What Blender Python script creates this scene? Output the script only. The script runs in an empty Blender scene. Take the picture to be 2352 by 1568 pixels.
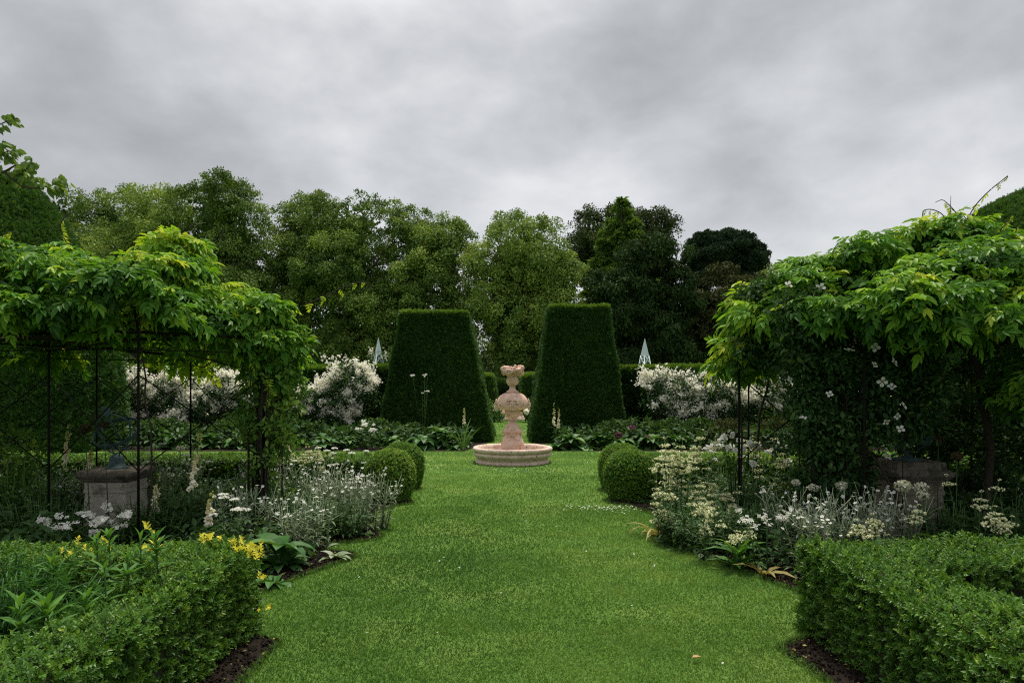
import bpy, bmesh, math
import numpy as np
from mathutils import Vector, Matrix

S = bpy.context.scene
COL = S.collection
PI = math.pi
FPX, VX, HY, CAMZ = 1568.0, 1157.0, 884.0, 1.6   # surveyed: focal length and vanishing point on a 2352 px wide print

def at(x, y, Y):
    """survey: bearing x, y measured on a print and a distance Y -> a point in the garden"""
    return np.array([(x - VX) / FPX * Y, Y, CAMZ - (y - HY) / FPX * Y])

def RNG(s): return np.random.default_rng(s)
def unit(v): return v / np.maximum(np.linalg.norm(v, axis=-1, keepdims=True), 1e-9)

def noise3(p, f, seed=0):
    r = RNG(seed + 991); out = np.zeros(len(p))
    for i in range(7):
        k = r.normal(size=3); k = k / np.linalg.norm(k) * f * r.uniform(.6, 1.7)
        out += np.sin(p @ k + r.uniform(0, 6.28)) * r.uniform(.6, 1)
    return out / 3.2

def frames(d, n):
    y = unit(d); z = n - (n * y).sum(1, keepdims=True) * y; z = unit(z); x = np.cross(y, z)
    return np.stack([x, y, z], axis=2)

# ---------------------------------------------------------------- materials
MATS = {}
def nodes(name):
    m = bpy.data.materials.new(name); m.use_nodes = True
    nt = m.node_tree; nt.nodes.clear()
    MATS[name] = m
    return m, nt
def N(nt, t, **kw):
    n = nt.nodes.new(t)
    for k, v in kw.items():
        if k in n.inputs: n.inputs[k].default_value = v
        else: setattr(n, k, v)
    return n
def ramp(nt, stops):
    r = nt.nodes.new('ShaderNodeValToRGB'); e = r.color_ramp.elements
    while len(e) < len(stops): e.new(.5)
    for i, (p, c) in enumerate(stops):
        e[i].position = p; e[i].color = (*c, 1)
    return r
def leafmat(name, stops, rough=.6, trans=.3, spec=.18, ty=(1.25, 1.1, .45)):
    m, nt = nodes(name); L = nt.links.new
    a = N(nt, 'ShaderNodeAttribute', attribute_name='tint')
    r = ramp(nt, stops); L(a.outputs['Fac'], r.inputs[0])
    p = N(nt, 'ShaderNodeBsdfPrincipled', Roughness=rough)
    p.inputs['Specular IOR Level'].default_value = spec
    L(r.outputs[0], p.inputs['Base Color'])
    o = N(nt, 'ShaderNodeOutputMaterial')
    if trans > 0:
        t = N(nt, 'ShaderNodeBsdfTranslucent')
        mx = N(nt, 'ShaderNodeMix', data_type='RGBA', blend_type='MULTIPLY'); mx.inputs['Factor'].default_value = 1
        L(r.outputs[0], mx.inputs['A']); mx.inputs['B'].default_value = (*ty, 1)
        L(mx.outputs['Result'], t.inputs[0])
        ms = N(nt, 'ShaderNodeMixShader', Fac=trans); L(p.outputs[0], ms.inputs[1]); L(t.outputs[0], ms.inputs[2])
        L(ms.outputs[0], o.inputs[0])
    else: L(p.outputs[0], o.inputs[0])
    return m
def surf(name, c1, c2, scale=6, rough=.85, bump=.3, c3=None, detail=8, spec=.3, stain=None):
    m, nt = nodes(name); L = nt.links.new
    tc = N(nt, 'ShaderNodeTexCoord')
    n = N(nt, 'ShaderNodeTexNoise', Scale=scale, Detail=detail, Roughness=.65); L(tc.outputs['Object'], n.inputs['Vector'])
    st = [(.3, c1), (.7, c2)] if c3 is None else [(.28, c1), (.5, c2), (.72, c3)]
    r = ramp(nt, st); L(n.outputs['Fac'], r.inputs[0])
    col = r.outputs[0]
    if stain:
        n2 = N(nt, 'ShaderNodeTexNoise', Scale=stain[1], Detail=6, Roughness=.7); L(tc.outputs['Object'], n2.inputs['Vector'])
        r2 = ramp(nt, [(stain[2], (0, 0, 0)), (stain[2] + .09, (1, 1, 1))]); L(n2.outputs['Fac'], r2.inputs[0])
        mx = N(nt, 'ShaderNodeMix', data_type='RGBA'); L(r2.outputs[0], mx.inputs['Factor'])
        L(col, mx.inputs['A']); mx.inputs['B'].default_value = (*stain[0], 1); col = mx.outputs['Result']
    p = N(nt, 'ShaderNodeBsdfPrincipled', Roughness=rough); p.inputs['Specular IOR Level'].default_value = spec
    L(col, p.inputs['Base Color'])
    if bump:
        n3 = N(nt, 'ShaderNodeTexNoise', Scale=scale * 5, Detail=6, Roughness=.7); L(tc.outputs['Object'], n3.inputs['Vector'])
        b = N(nt, 'ShaderNodeBump', Strength=bump, Distance=.02); L(n3.outputs['Fac'], b.inputs['Height']); L(b.outputs[0], p.inputs['Normal'])
    o = N(nt, 'ShaderNodeOutputMaterial'); L(p.outputs[0], o.inputs[0])
    return m

M = {}
M['twig'] = surf('twig', (.018, .022, .01), (.04, .042, .02), 30, .95, 0)
M['bark'] = surf('bark', (.035, .028, .02), (.075, .062, .046), 14, .95, .6)
M['vinewood'] = surf('vine_wood', (.02, .017, .012), (.05, .04, .03), 30, .95, .5)
M['soil'] = surf('soil', (.012, .009, .007), (.035, .026, .02), 40, 1, .9, spec=.1)
M['iron'] = surf('iron', (.006, .006, .006), (.014, .012, .01), 40, .85, .1, spec=.1)
M['bronze'] = surf('bronze', (.03, .06, .065), (.06, .115, .12), 20, .6, .15, stain=((.03, .035, .03), 30, .56))
M['stone'] = surf('pedestal_stone', (.28, .26, .215), (.44, .41, .35), 7, .92, .5, stain=((.17, .155, .12), 5, .54))
M['capstone'] = surf('pedestal_capstone', (.10, .085, .065), (.19, .165, .135), 10, .95, .6, stain=((.05, .05, .035), 9, .5))
M['pink'] = surf('pink_stone', (.47, .28, .2), (.62, .42, .33), 5, .85, .4, c3=(.69, .54, .45), stain=((.3, .18, .125), 14, .55))
M['basin'] = surf('basin_stone', (.48, .33, .255), (.62, .47, .385), 6, .9, .7, c3=(.70, .58, .49), stain=((.17, .125, .09), 22, .55))
M['plinth'] = surf('brown_stone', (.28, .17, .12), (.42, .29, .21), 5, .9, .4)
M['mint'] = surf('mint_paint', (.52, .64, .62), (.60, .71, .69), 3, .5, .05)
M['brick'] = surf('brick', (.22, .10, .06), (.34, .17, .11), 9, .9, .4)
M['rooftile'] = surf('roof_tile', (.09, .05, .04), (.15, .085, .06), 9, .9, .4)

M['wisteria'] = leafmat('wisteria_leaf', [(0, (.04, .12, .02)), (.4, (.085, .23, .022)), (.75, (.21, .40, .03)), (1, (.46, .56, .06))], .5, .42, .22)
M['climber'] = leafmat('rose_leaf', [(0, (.03, .09, .02)), (.6, (.075, .19, .03)), (1, (.2, .33, .06))], .45, .38)
M['clematis'] = leafmat('clematis_leaf', [(0, (.02, .055, .018)), (.6, (.04, .10, .025)), (1, (.13, .2, .05))], .5, .25)
M['box'] = leafmat('box_leaf', [(0, (.035, .10, .014)), (.45, (.075, .18, .022)), (.8, (.17, .31, .04)), (1, (.33, .42, .09))], .45, .3, .28)
M['gold'] = leafmat('golden_leaf', [(0, (.52, .50, .05)), (1, (.82, .74, .09))], .5, .35, .18, (1.05, 1.05, .5))
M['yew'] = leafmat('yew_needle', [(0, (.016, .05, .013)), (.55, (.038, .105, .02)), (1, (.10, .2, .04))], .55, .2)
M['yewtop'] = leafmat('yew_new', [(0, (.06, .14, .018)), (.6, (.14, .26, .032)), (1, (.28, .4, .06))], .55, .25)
M['lime'] = leafmat('lime_leaf', [(0, (.05, .11, .02)), (.45, (.145, .24, .045)), (1, (.37, .47, .1))], .6, .2)
M['limedark'] = leafmat('maple_leaf', [(0, (.04, .09, .018)), (.45, (.108, .188, .036)), (1, (.3, .4, .085))], .6, .18)
M['oak'] = leafmat('oak_leaf', [(0, (.02, .04, .011)), (.6, (.042, .076, .018)), (1, (.1, .15, .035))], .6, .2)
M['larch'] = leafmat('larch_needle', [(0, (.055, .12, .02)), (1, (.15, .26, .05))], .65, .28)
M['pine'] = leafmat('pine_needle', [(0, (.014, .032, .016)), (1, (.042, .078, .036))], .7, .1, .08)
M['cypress'] = leafmat('cypress_needle', [(0, (.016, .034, .01)), (1, (.04, .078, .02))], .7, .12, .08)
M['bronzefir'] = leafmat('bronze_needle', [(0, (.026, .034, .011)), (1, (.068, .078, .024))], .7, .12, .08)
M['hazel'] = leafmat('hazel_leaf', [(0, (.06, .13, .03)), (1, (.16, .26, .06))], .4, .45)
M['hosta'] = leafmat('broad_leaf', [(0, (.028, .085, .02)), (.6, (.055, .15, .032)), (1, (.12, .23, .06))], .5, .28, .22)
M['green'] = leafmat('herb_leaf', [(0, (.025, .065, .02)), (.6, (.05, .115, .03)), (1, (.11, .19, .05))], .5, .28)
M['lilyleaf'] = leafmat('lily_leaf', [(0, (.04, .12, .022)), (.6, (.075, .2, .03)), (1, (.16, .32, .05))], .55, .35)
M['feather'] = leafmat('feather_leaf', [(0, (.03, .11, .025)), (1, (.085, .23, .045))], .5, .35)
M['silver'] = leafmat('silver_leaf', [(0, (.09, .14, .07)), (.6, (.2, .255, .15)), (1, (.36, .42, .3))], .8, .2, .15)
M['straw'] = leafmat('straw_leaf', [(0, (.18, .15, .05)), (1, (.42, .36, .12))], .6, .3)
M['white'] = leafmat('white_petal', [(0, (.62, .62, .56)), (1, (.9, .9, .85))], .6, .45, .2, (1.05, 1.05, 1))
M['cream'] = leafmat('cream_petal', [(0, (.5, .54, .28)), (.5, (.75, .76, .5)), (1, (.9, .89, .72))], .7, .42, .2, (1.05, 1.05, .95))
M['rosewhite'] = leafmat('rose_petal', [(0, (.74, .69, .52)), (.4, (.88, .86, .75)), (1, (.94, .93, .87))], .6, .5, .2, (1, 1, .94))
M['allium'] = leafmat('allium_floret', [(0, (.2, .22, .13)), (.5, (.42, .43, .32)), (1, (.68, .67, .58))], .7, .2, .2)
M['alliumdark'] = leafmat('allium_seed', [(0, (.03, .02, .014)), (1, (.09, .06, .03))], .8, 0, .1)
M['purple'] = leafmat('purple_floret', [(0, (.09, .03, .07)), (1, (.2, .075, .15))], .7, .2, .2)
M['foxglove'] = leafmat('foxglove_bell', [(0, (.22, .32, .10)), (.45, (.62, .60, .32)), (.7, (.82, .80, .68)), (1, (.86, .84, .8))], .6, .3, .2)
M['grass'] = leafmat('grass_blade', [(0, (.034, .098, .016)), (.35, (.078, .18, .03)), (.65, (.17, .295, .062)), (1, (.40, .45, .17))], .6, .32, .18)
M['fallen'] = leafmat('fallen_leaf', [(0, (.3, .17, .08)), (1, (.45, .28, .14))], .7, .1)

# lawn sheet
def lawnmat():
    m, nt = nodes('lawn'); L = nt.links.new
    tc = N(nt, 'ShaderNodeTexCoord')
    n1 = N(nt, 'ShaderNodeTexNoise', Scale=.9, Detail=5, Roughness=.6); L(tc.outputs['Object'], n1.inputs['Vector'])
    n2 = N(nt, 'ShaderNodeTexNoise', Scale=45, Detail=8, Roughness=.75); L(tc.outputs['Object'], n2.inputs['Vector'])
    r1 = ramp(nt, [(.3, (.05, .125, .02)), (.5, (.095, .19, .034)), (.72, (.19, .28, .07))]); L(n1.outputs['Fac'], r1.inputs[0])
    r2 = ramp(nt, [(.3, (.5, .55, .45)), (.7, (1.35, 1.3, 1.2))]); L(n2.outputs['Fac'], r2.inputs[0])
    mx = N(nt, 'ShaderNodeMix', data_type='RGBA', blend_type='MULTIPLY'); mx.inputs['Factor'].default_value = 1
    L(r1.outputs[0], mx.inputs['A']); L(r2.outputs[0], mx.inputs['B'])
    p = N(nt, 'ShaderNodeBsdfPrincipled', Roughness=.9); p.inputs['Specular IOR Level'].default_value = .1
    L(mx.outputs['Result'], p.inputs['Base Color'])
    b = N(nt, 'ShaderNodeBump', Strength=.8, Distance=.03); L(n2.outputs['Fac'], b.inputs['Height']); L(b.outputs[0], p.inputs['Normal'])
    o = N(nt, 'ShaderNodeOutputMaterial'); L(p.outputs[0], o.inputs[0])
    return m
M['lawn'] = lawnmat()

# ---------------------------------------------------------------- mesh builder
class MB:
    def __init__(s): s.V = []; s.F = []; s.T = []; s.n = 0
    def raw(s, V, faces, tint=.5, mat=0, smooth=False):
        V = np.asarray(V, float); t = np.full(len(V), tint) if np.isscalar(tint) else np.asarray(tint, float)
        s.V.append(V); s.T.append(t)
        if isinstance(faces, np.ndarray): s.F.append((faces + s.n, mat, smooth))
        else:
            by = {}
            for f in faces: by.setdefault(len(f), []).append(f)
            for k in by: s.F.append((np.array(by[k]) + s.n, mat, smooth))
        s.n += len(V)
    def inst(s, proto, pos, R, sc, tint, mat=0, jig=None):
        pv, pfs, pt = proto
        m = len(pos)
        if m == 0: return
        sc = np.broadcast_to(np.asarray(sc, float), (m,)) if np.ndim(sc) < 2 else sc
        L = pv[None] * (sc[:, None, None] if sc.ndim == 1 else sc[:, None, :])
        W = np.einsum('mij,mnj->mni', R, L) + pos[:, None, :]
        k = len(pv)
        t = np.clip(np.asarray(tint)[:, None] + pt[None], 0, 1).ravel()
        off = (np.arange(m) * k)[:, None, None] + s.n
        for f in pfs: s.F.append(((f[None] + off).reshape(-1, f.shape[1]), mat, False))
        s.V.append(W.reshape(-1, 3)); s.T.append(t); s.n += m * k
    def tube(s, pts, rad, seg=6, tint=.5, mat=0):
        P = np.asarray(pts, float); n = len(P); rad = np.broadcast_to(np.asarray(rad, float), (n,))
        d = unit(np.gradient(P, axis=0)); up = np.array([.31, .17, .93]) if abs(d[0, 2]) < .8 else np.array([1., .2, .1])
        V = []
        for i in range(n):
            a = np.cross(d[i], up); a /= np.linalg.norm(a); b = np.cross(d[i], a); up = -b if False else np.cross(a, d[i])
            th = np.arange(seg) / seg * 2 * PI
            V.append(P[i] + rad[i] * (np.cos(th)[:, None] * a + np.sin(th)[:, None] * b))
        V = np.concatenate(V); F = []
        for i in range(n - 1):
            for j in range(seg): F.append((i * seg + j, i * seg + (j + 1) % seg, (i + 1) * seg + (j + 1) % seg, (i + 1) * seg + j))
        F.append(tuple(range(seg))[::-1]); F.append(tuple(range((n - 1) * seg, n * seg)))
        s.raw(V, F, tint, mat, True)
    def lathe(s, prof, c=(0, 0, 0), seg=48, tint=.5, mat=0, mod=None, cap=True, smooth=True):
        prof = np.asarray(prof, float); n = len(prof); th = np.arange(seg) / seg * 2 * PI
        V = np.zeros((n, seg, 3))
        for i, (r, z) in enumerate(prof):
            rr = r * (1 + mod(th, z)) if mod else r
            V[i, :, 0] = c[0] + rr * np.cos(th); V[i, :, 1] = c[1] + rr * np.sin(th); V[i, :, 2] = c[2] + z
        F = [(i * seg + j, i * seg + (j + 1) % seg, (i + 1) * seg + (j + 1) % seg, (i + 1) * seg + j) for i in range(n - 1) for j in range(seg)]
        if cap: F.append(tuple(range(seg))[::-1]); F.append(tuple(range((n - 1) * seg, n * seg)))
        s.raw(V.reshape(-1, 3), F, tint, mat, smooth)
    def frust(s, x0, y0, z0, x1, y1, z1, c=(0, 0, 0), mat=0, tint=.5):
        """square frustum: half sizes x0,y0 at z0 and x1,y1 at z1"""
        V = [(sx * x + c[0], sy * y + c[1], z + c[2]) for (x, y, z) in ((x0, y0, z0), (x1, y1, z1)) for sx, sy in ((-1, -1), (1, -1), (1, 1), (-1, 1))]
        s.raw(V, [(3, 2, 1, 0), (4, 5, 6, 7), (0, 1, 5, 4), (1, 2, 6, 5), (2, 3, 7, 6), (3, 0, 4, 7)], tint, mat)
    def build(s, name, mats, parent=None, loc=None, rotz=0):
        me = bpy.data.meshes.new(name)
        V = np.concatenate(s.V); T = np.concatenate(s.T)
        me.vertices.add(len(V)); me.vertices.foreach_set('co', V.astype(np.float32).ravel())
        tot = np.concatenate([np.full(len(f), f.shape[1]) for f, _, _ in s.F]); idx = np.concatenate([f.ravel() for f, _, _ in s.F])
        mi = np.concatenate([np.full(len(f), m) for f, m, _ in s.F]); sm = np.concatenate([np.full(len(f), k) for f, _, k in s.F])
        me.loops.add(len(idx)); me.loops.foreach_set('vertex_index', idx.astype(np.int32))
        me.polygons.add(len(tot)); st = np.concatenate([[0], np.cumsum(tot)[:-1]])
        me.polygons.foreach_set('loop_start', st.astype(np.int32)); me.polygons.foreach_set('loop_total', tot.astype(np.int32))
        me.polygons.foreach_set('material_index', mi.astype(np.int32)); me.polygons.foreach_set('use_smooth', sm.astype(bool))
        a = me.attributes.new('tint', 'FLOAT', 'POINT'); a.data.foreach_set('value', T.astype(np.float32))
        me.update(calc_edges=True)
        for m in (mats if isinstance(mats, (list, tuple)) else [mats]): me.materials.append(M[m])
        o = bpy.data.objects.new(name, me); COL.objects.link(o)
        if parent is not None: o.parent = parent
        if loc is not None: o.location = loc
        o.rotation_euler.z = rotz
        return o

def tag(o, label=None, cat=None, group=None, kind=None):
    if label: o['label'] = label
    if cat: o['category'] = cat
    if group: o['group'] = group
    if kind: o['kind'] = kind
    return o
def thing(name, label, cat, loc=(0, 0, 0), rotz=0, group=None):
    o = bpy.data.objects.new(name, None); COL.objects.link(o); o.empty_display_size = .1
    o.location = tuple(float(v) for v in loc); o.rotation_euler.z = rotz
    return tag(o, label, cat, group)
def dup(o, loc, rotz=None, label=None, scale=None):
    c = o.copy(); COL.objects.link(c); c.location = tuple(float(v) for v in loc)
    if rotz is not None: c.rotation_euler.z = rotz
    if scale: c.scale = (scale,) * 3
    if label: c['label'] = label
    for ch in list(o.children):
        d = ch.copy(); COL.objects.link(d); d.parent = c
        for g in ch.children:
            e = g.copy(); COL.objects.link(e); e.parent = d
    return c

# ---------------------------------------------------------------- leaf prototypes (along +Y, face up +Z, unit length)
def proto(V, F, T=None):
    V = np.array(V, float); by = {}
    for f in F: by.setdefault(len(f), []).append(f)
    return (V, [np.array(by[k]) for k in by], np.zeros(len(V)) if T is None else np.array(T, float))
def pmerge(items):
    Vs, Fs, Ts, n = [], {}, [], 0
    for (V, fs, T), R, s, p in items:
        Vs.append((V * s) @ np.array(R).T + p); Ts.append(T)
        for f in fs: Fs.setdefault(f.shape[1], []).append(f + n)
        n += len(V)
    return (np.concatenate(Vs), [np.concatenate(Fs[k]) for k in Fs], np.concatenate(Ts))
def diamond(w=.28, fold=.08, droop=.1): return proto([(0, 0, 0), (-w, .45, fold), (0, 1, -droop), (w, .45, fold)], [(0, 1, 2), (0, 2, 3)])
def oval(w=.26, fold=.06, droop=.15): return proto([(0, 0, 0), (-w, .3, fold), (-w * .75, .68, fold - droop * .4), (0, 1, -droop), (w * .75, .68, fold - droop * .4), (w, .3, fold), (0, .5, -droop * .15)], [(0, 6, 1), (1, 6, 2), (2, 6, 3), (3, 6, 4), (4, 6, 5), (5, 6, 0)])
def oval2(w=.26, fold=.06, droop=.15): return proto([(0, 0, 0), (-w, .3, fold), (-w * .75, .68, fold - droop * .4), (0, 1, -droop), (w * .75, .68, fold - droop * .4), (w, .3, fold)], [(0, 3, 2, 1), (0, 5, 4, 3)])
DIAM, OVAL, OVAL2 = diamond(), oval(), oval2()
NEEDLE = diamond(.09, .02, .12)
ROUND = oval2(.42, .07, .1)
def rot(d, n):
    return frames(np.array([d], float), np.array([n], float))[0]
def compound(seed):
    it = []; r = RNG(seed)
    lf = oval2(.2, .05, .2)
    for i, y in enumerate((.15, .45, .75)):
        for sx in (-1, 1):
            d = (sx * (1.0 - .2 * i), .55 + .25 * i + r.normal() * .15, -.15 + r.uniform(-.35, .2)); it.append((lf, rot(d, (r.normal() * .35, r.normal() * .25, 1)), .58 - .04 * i + r.uniform(-.08, .06), np.array([0, y, -.16 * y * y])))
    it.append((lf, rot((r.normal() * .15, 1, -.45), (0, .4, 1)), .62, np.array([0, .9, -.14])))
    it.append((proto([(-.008, 0, 0), (.008, 0, 0), (.005, 1, -.18), (-.005, 1, -.18)], [(0, 1, 2, 3)]), np.eye(3), 1, np.zeros(3)))
    return pmerge(it)
COMPS = [compound(k) for k in range(5)]
COMPOUND = COMPS[0]
def boxsprig():
    it = []; r = RNG(8); lf = oval2(.27, .07, .1)
    for i in range(5):
        z = .1 + i * .19
        for k in (0, 1):
            a = i * 1.571 + k * PI + r.uniform(-.3, .3); up = .35 + .3 * i / 4
            d = (math.cos(a), up * 1.6, math.sin(a))
            n = (-math.cos(a) * .8, 1, -math.sin(a) * .8)
            it.append((lf, rot(d, n), .5 + r.uniform(-.06, .06), np.array([0, z, 0])))
    p = pmerge(it)
    return (p[0], p[1], p[2])
SPRIG = boxsprig()
def sprayfan():
    """flat yew spray: needles both sides of a shoot"""
    it = []; nd = diamond(.16, .03, .05)
    for i in range(4):
        for sx in (-1, 1): it.append((nd, rot((sx, .9, .1), (0, -.2, 1)), .5 - .05 * i, np.array([0, .1 + i * .22, 0])))
    it.append((nd, np.eye(3), .4, np.array([0, .75, 0])))
    return pmerge(it)
YSPRAY = sprayfan()
def flower(n, w=.45, cup=.15, notch=False):
    it = []; pt = proto([(0, .05, 0), (-w, .55, cup), (-w * .6, .9, cup * 1.2), (0, 1, cup * .6), (w * .6, .9, cup * 1.2), (w, .55, cup)], [(0, 3, 2, 1), (0, 5, 4, 3)])
    for i in range(n):
        a = 2 * PI * i / n; it.append((pt, rot((math.cos(a), math.sin(a), 0), (0, 0, 1)), 1, np.zeros(3)))
    return pmerge(it)
FLOW5, FLOW4 = flower(5, .4, .12), flower(4, .4, .22)
def ico():
    bm = bmesh.new(); bmesh.ops.create_icosphere(bm, subdivisions=1, radius=1)
    V = [v.co[:] for v in bm.verts]; F = [tuple(v.index for v in f.verts) for f in bm.faces]; bm.free()
    return proto(V, F)
ICO = ico()
OCTA = proto([(1, 0, 0), (-1, 0, 0), (0, 1, 0), (0, -1, 0), (0, 0, 1), (0, 0, -1)], [(4, 0, 2), (4, 2, 1), (4, 1, 3), (4, 3, 0), (5, 2, 0), (5, 1, 2), (5, 3, 1), (5, 0, 3)])
def blade(nseg, wid, curve, fold=.1, taper=.8):
    """long leaf strip, unit length, rises along +Y then bends to -Z"""
    V, F = [], []
    y = z = 0; a = 0
    for i in range(nseg + 1):
        t = i / nseg; w = wid * (math.sin(PI * (t * .86 + .12)) ** taper if i < nseg else .02)
        V += [(-w, y, z + fold * w), (0, y, z), (w, y, z + fold * w)]
        a = -curve * (t + .5 / nseg); y += math.cos(a) / nseg; z += math.sin(a) / nseg
    for i in range(nseg):
        b = i * 3; F += [(b, b + 1, b + 4, b + 3), (b + 1, b + 2, b + 5, b + 4)]
    return proto(V, F)
BIGLEAF = blade(5, .22, 1.5, .5)
LANCE = blade(3, .085, 1.1, .4)
STRAP = blade(5, .028, 1.9, .5, .4)
STRAIGHT = blade(3, .022, .5, .5, .4)

# ---------------------------------------------------------------- solids to clip hedges from
def tri_of(bm):
    bmesh.ops.triangulate(bm, faces=bm.faces[:]); bm.verts.ensure_lookup_table()
    V = np.array([v.co[:] for v in bm.verts]); F = np.array([[v.index for v in f.verts] for f in bm.faces]); bm.free()
    return V, F
def prism(poly, z0, z1, bev=.06, top=None):
    bm = bmesh.new(); n = len(poly); top = top or poly
    b = [bm.verts.new((x, y, z0)) for x, y in poly]; t = [bm.verts.new((x, y, z1)) for x, y in top]
    bm.faces.new(b[::-1]); bm.faces.new(t)
    for i in range(n): bm.faces.new((b[i], b[(i + 1) % n], t[(i + 1) % n], t[i]))
    bmesh.ops.recalc_face_normals(bm, faces=bm.faces[:])
    ed = [e for e in bm.edges if max(v.co.z for v in e.verts) > z0 + .01]
    if bev: bmesh.ops.bevel(bm, geom=ed, offset=bev, segments=2, affect='EDGES', profile=.5)
    return tri_of(bm)
def sphere(c, r, sub=4):
    bm = bmesh.new(); bmesh.ops.create_icosphere(bm, subdivisions=sub, radius=1)
    for v in bm.verts: v.co = Vector(c) + Vector((v.co.x * r[0], v.co.y * r[1], v.co.z * r[2]))
    return tri_of(bm)
def lathe_solid(prof, c, seg=40):
    mb = MB(); mb.lathe(prof, c, seg); V = np.concatenate(mb.V)
    bm = bmesh.new(); vs = [bm.verts.new(v) for v in V]
    for f, _, _ in mb.F:
        for q in f: bm.faces.new([vs[i] for i in q])
    bmesh.ops.recalc_face_normals(bm, faces=bm.faces[:]); bm.verts.index_update()
    return tri_of(bm)
def sample(V, F, n, r):
    a, b, c = V[F[:, 0]], V[F[:, 1]], V[F[:, 2]]; nn = np.cross(b - a, c - a); ar = np.linalg.norm(nn, axis=1)
    nn = nn / np.maximum(ar, 1e-12)[:, None]
    k = r.choice(len(F), n, p=ar / ar.sum()); u, v = r.random(n), r.random(n); m = u + v > 1; u[m] = 1 - u[m]; v[m] = 1 - v[m]
    return a[k] + (b[k] - a[k]) * u[:, None] + (c[k] - a[k]) * v[:, None], nn[k], ar.sum() / 2
def area(V, F): return np.linalg.norm(np.cross(V[F[:, 1]] - V[F[:, 0]], V[F[:, 2]] - V[F[:, 0]]), axis=1).sum() / 2

def clip_hedge(mb, VF, dens, pr, size, seed, mat=1, topmat=None, amp=.03, out=.6, up=.35, rnd=.7, cull=None, tintbias=0, depth=.05, patch=1.5):
    """a clipped hedge: a twiggy core and shoots all over its faces"""
    r = RNG(seed); V, F = VF
    n = int(dens * area(V, F)); p, nr, _ = sample(V, F, n, r)
    k = nr[:, 2] > -.6
    if cull is not None: k &= cull(p, nr)
    p, nr = p[k], nr[k]; n = len(p)
    o = noise3(p, 4, seed) * amp + noise3(p, 13, seed + 1) * amp * .5
    pos = p + nr * (o - r.random(n) * depth)[:, None]
    d = nr * out + r.normal(size=(n, 3)) * rnd * .6 + np.array([0, 0, up])
    nm = nr * .6 + r.normal(size=(n, 3)) * .5 + np.array([0, 0, .5])
    t = np.clip(.42 + tintbias + .16 * noise3(p, patch, seed + 3) + r.normal(size=n) * .17, 0, 1)
    sc = size * r.uniform(.7, 1.3, n)
    R = frames(d, nm)
    if topmat is None: mb.inst(pr, pos, R, sc, t, mat)
    else:
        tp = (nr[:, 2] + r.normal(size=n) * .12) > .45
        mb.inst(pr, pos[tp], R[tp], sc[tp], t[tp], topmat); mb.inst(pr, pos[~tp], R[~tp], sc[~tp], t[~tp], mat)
    # core, shrunk a little inside the shoots
    vn = np.zeros_like(V); fn = np.cross(V[F[:, 1]] - V[F[:, 0]], V[F[:, 2]] - V[F[:, 0]])
    for i in range(3): np.add.at(vn, F[:, i], fn)
    mb.raw(V - unit(vn) * depth * .9, F, .5, 0)

# ================================================================= SETTING
mb = MB(); mb.raw([(-400, -60, 0), (400, -60, 0), (400, 600, 0), (-400, 600, 0)], [(0, 1, 2, 3)])
tag(mb.build('lawn', 'lawn'), kind='structure')
AX = .17
bedL = [(-9, .6), (-1.33, .6), (-1.36, 2.5), (-1.40, 3.7), (-1.38, 4.25), (-1.62, 4.4), (-1.84, 4.62), (-1.88, 5.15), (-1.68, 5.7), (-1.36, 6.35), (-1.42, 6.5), (-1.72, 6.6), (-1.72, 6.85), (-1.3, 7.05), (-1.27, 7.25), (-1.5, 7.7), (-1.62, 8.4), (-1.45, 9.0), (-1.22, 9.2), (-1.33, 9.55), (-1.6, 10.2), (-1.65, 11.2), (-9, 11.2)]
bedR = [(9, .6), (1.7, .6), (1.72, 2.5), (1.73, 3.7), (1.66, 4.16), (1.9, 4.32), (2.18, 4.62), (2.26, 5.3), (2.0, 5.95), (1.72, 6.5), (1.92, 6.75), (1.78, 6.95), (1.66, 7.15), (1.7, 7.5), (1.85, 8.4), (1.62, 9.05), (1.4, 9.25), (1.5, 9.6), (1.75, 10.2), (1.8, 11.2), (9, 11.2)]
farL = [(-34, 16.45), (-.95, 16.5), (-.8, 17.2), (-.42, 19.1), (-.42, 23), (-34, 23)]
farR = [(34, 16.45), (1.35, 16.5), (1.2, 17.2), (.78, 19.1), (.78, 23), (34, 23)]
def inside(P, poly):
    x, y = P[:, 0], P[:, 1]; r = np.zeros(len(P), bool); n = len(poly)
    for i in range(n):
        x0, y0 = poly[i]; x1, y1 = poly[(i + 1) % n]
        c = ((y0 > y) != (y1 > y)) & (x < (x1 - x0) * (y - y0) / (y1 - y0 + 1e-12) + x0); r ^= c
    return r
BEDS = [bedL, bedR, farL, farR]
for pol in BEDS:
    bm = bmesh.new(); bm.faces.new([bm.verts.new((x, y, .006)) for x, y in pol]); bmesh.ops.recalc_face_normals(bm, faces=bm.faces[:])
    V, F = tri_of(bm); mb = MB(); mb.raw(V, F); tag(mb.build('flower_bed_soil', 'soil'), kind='structure')

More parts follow.
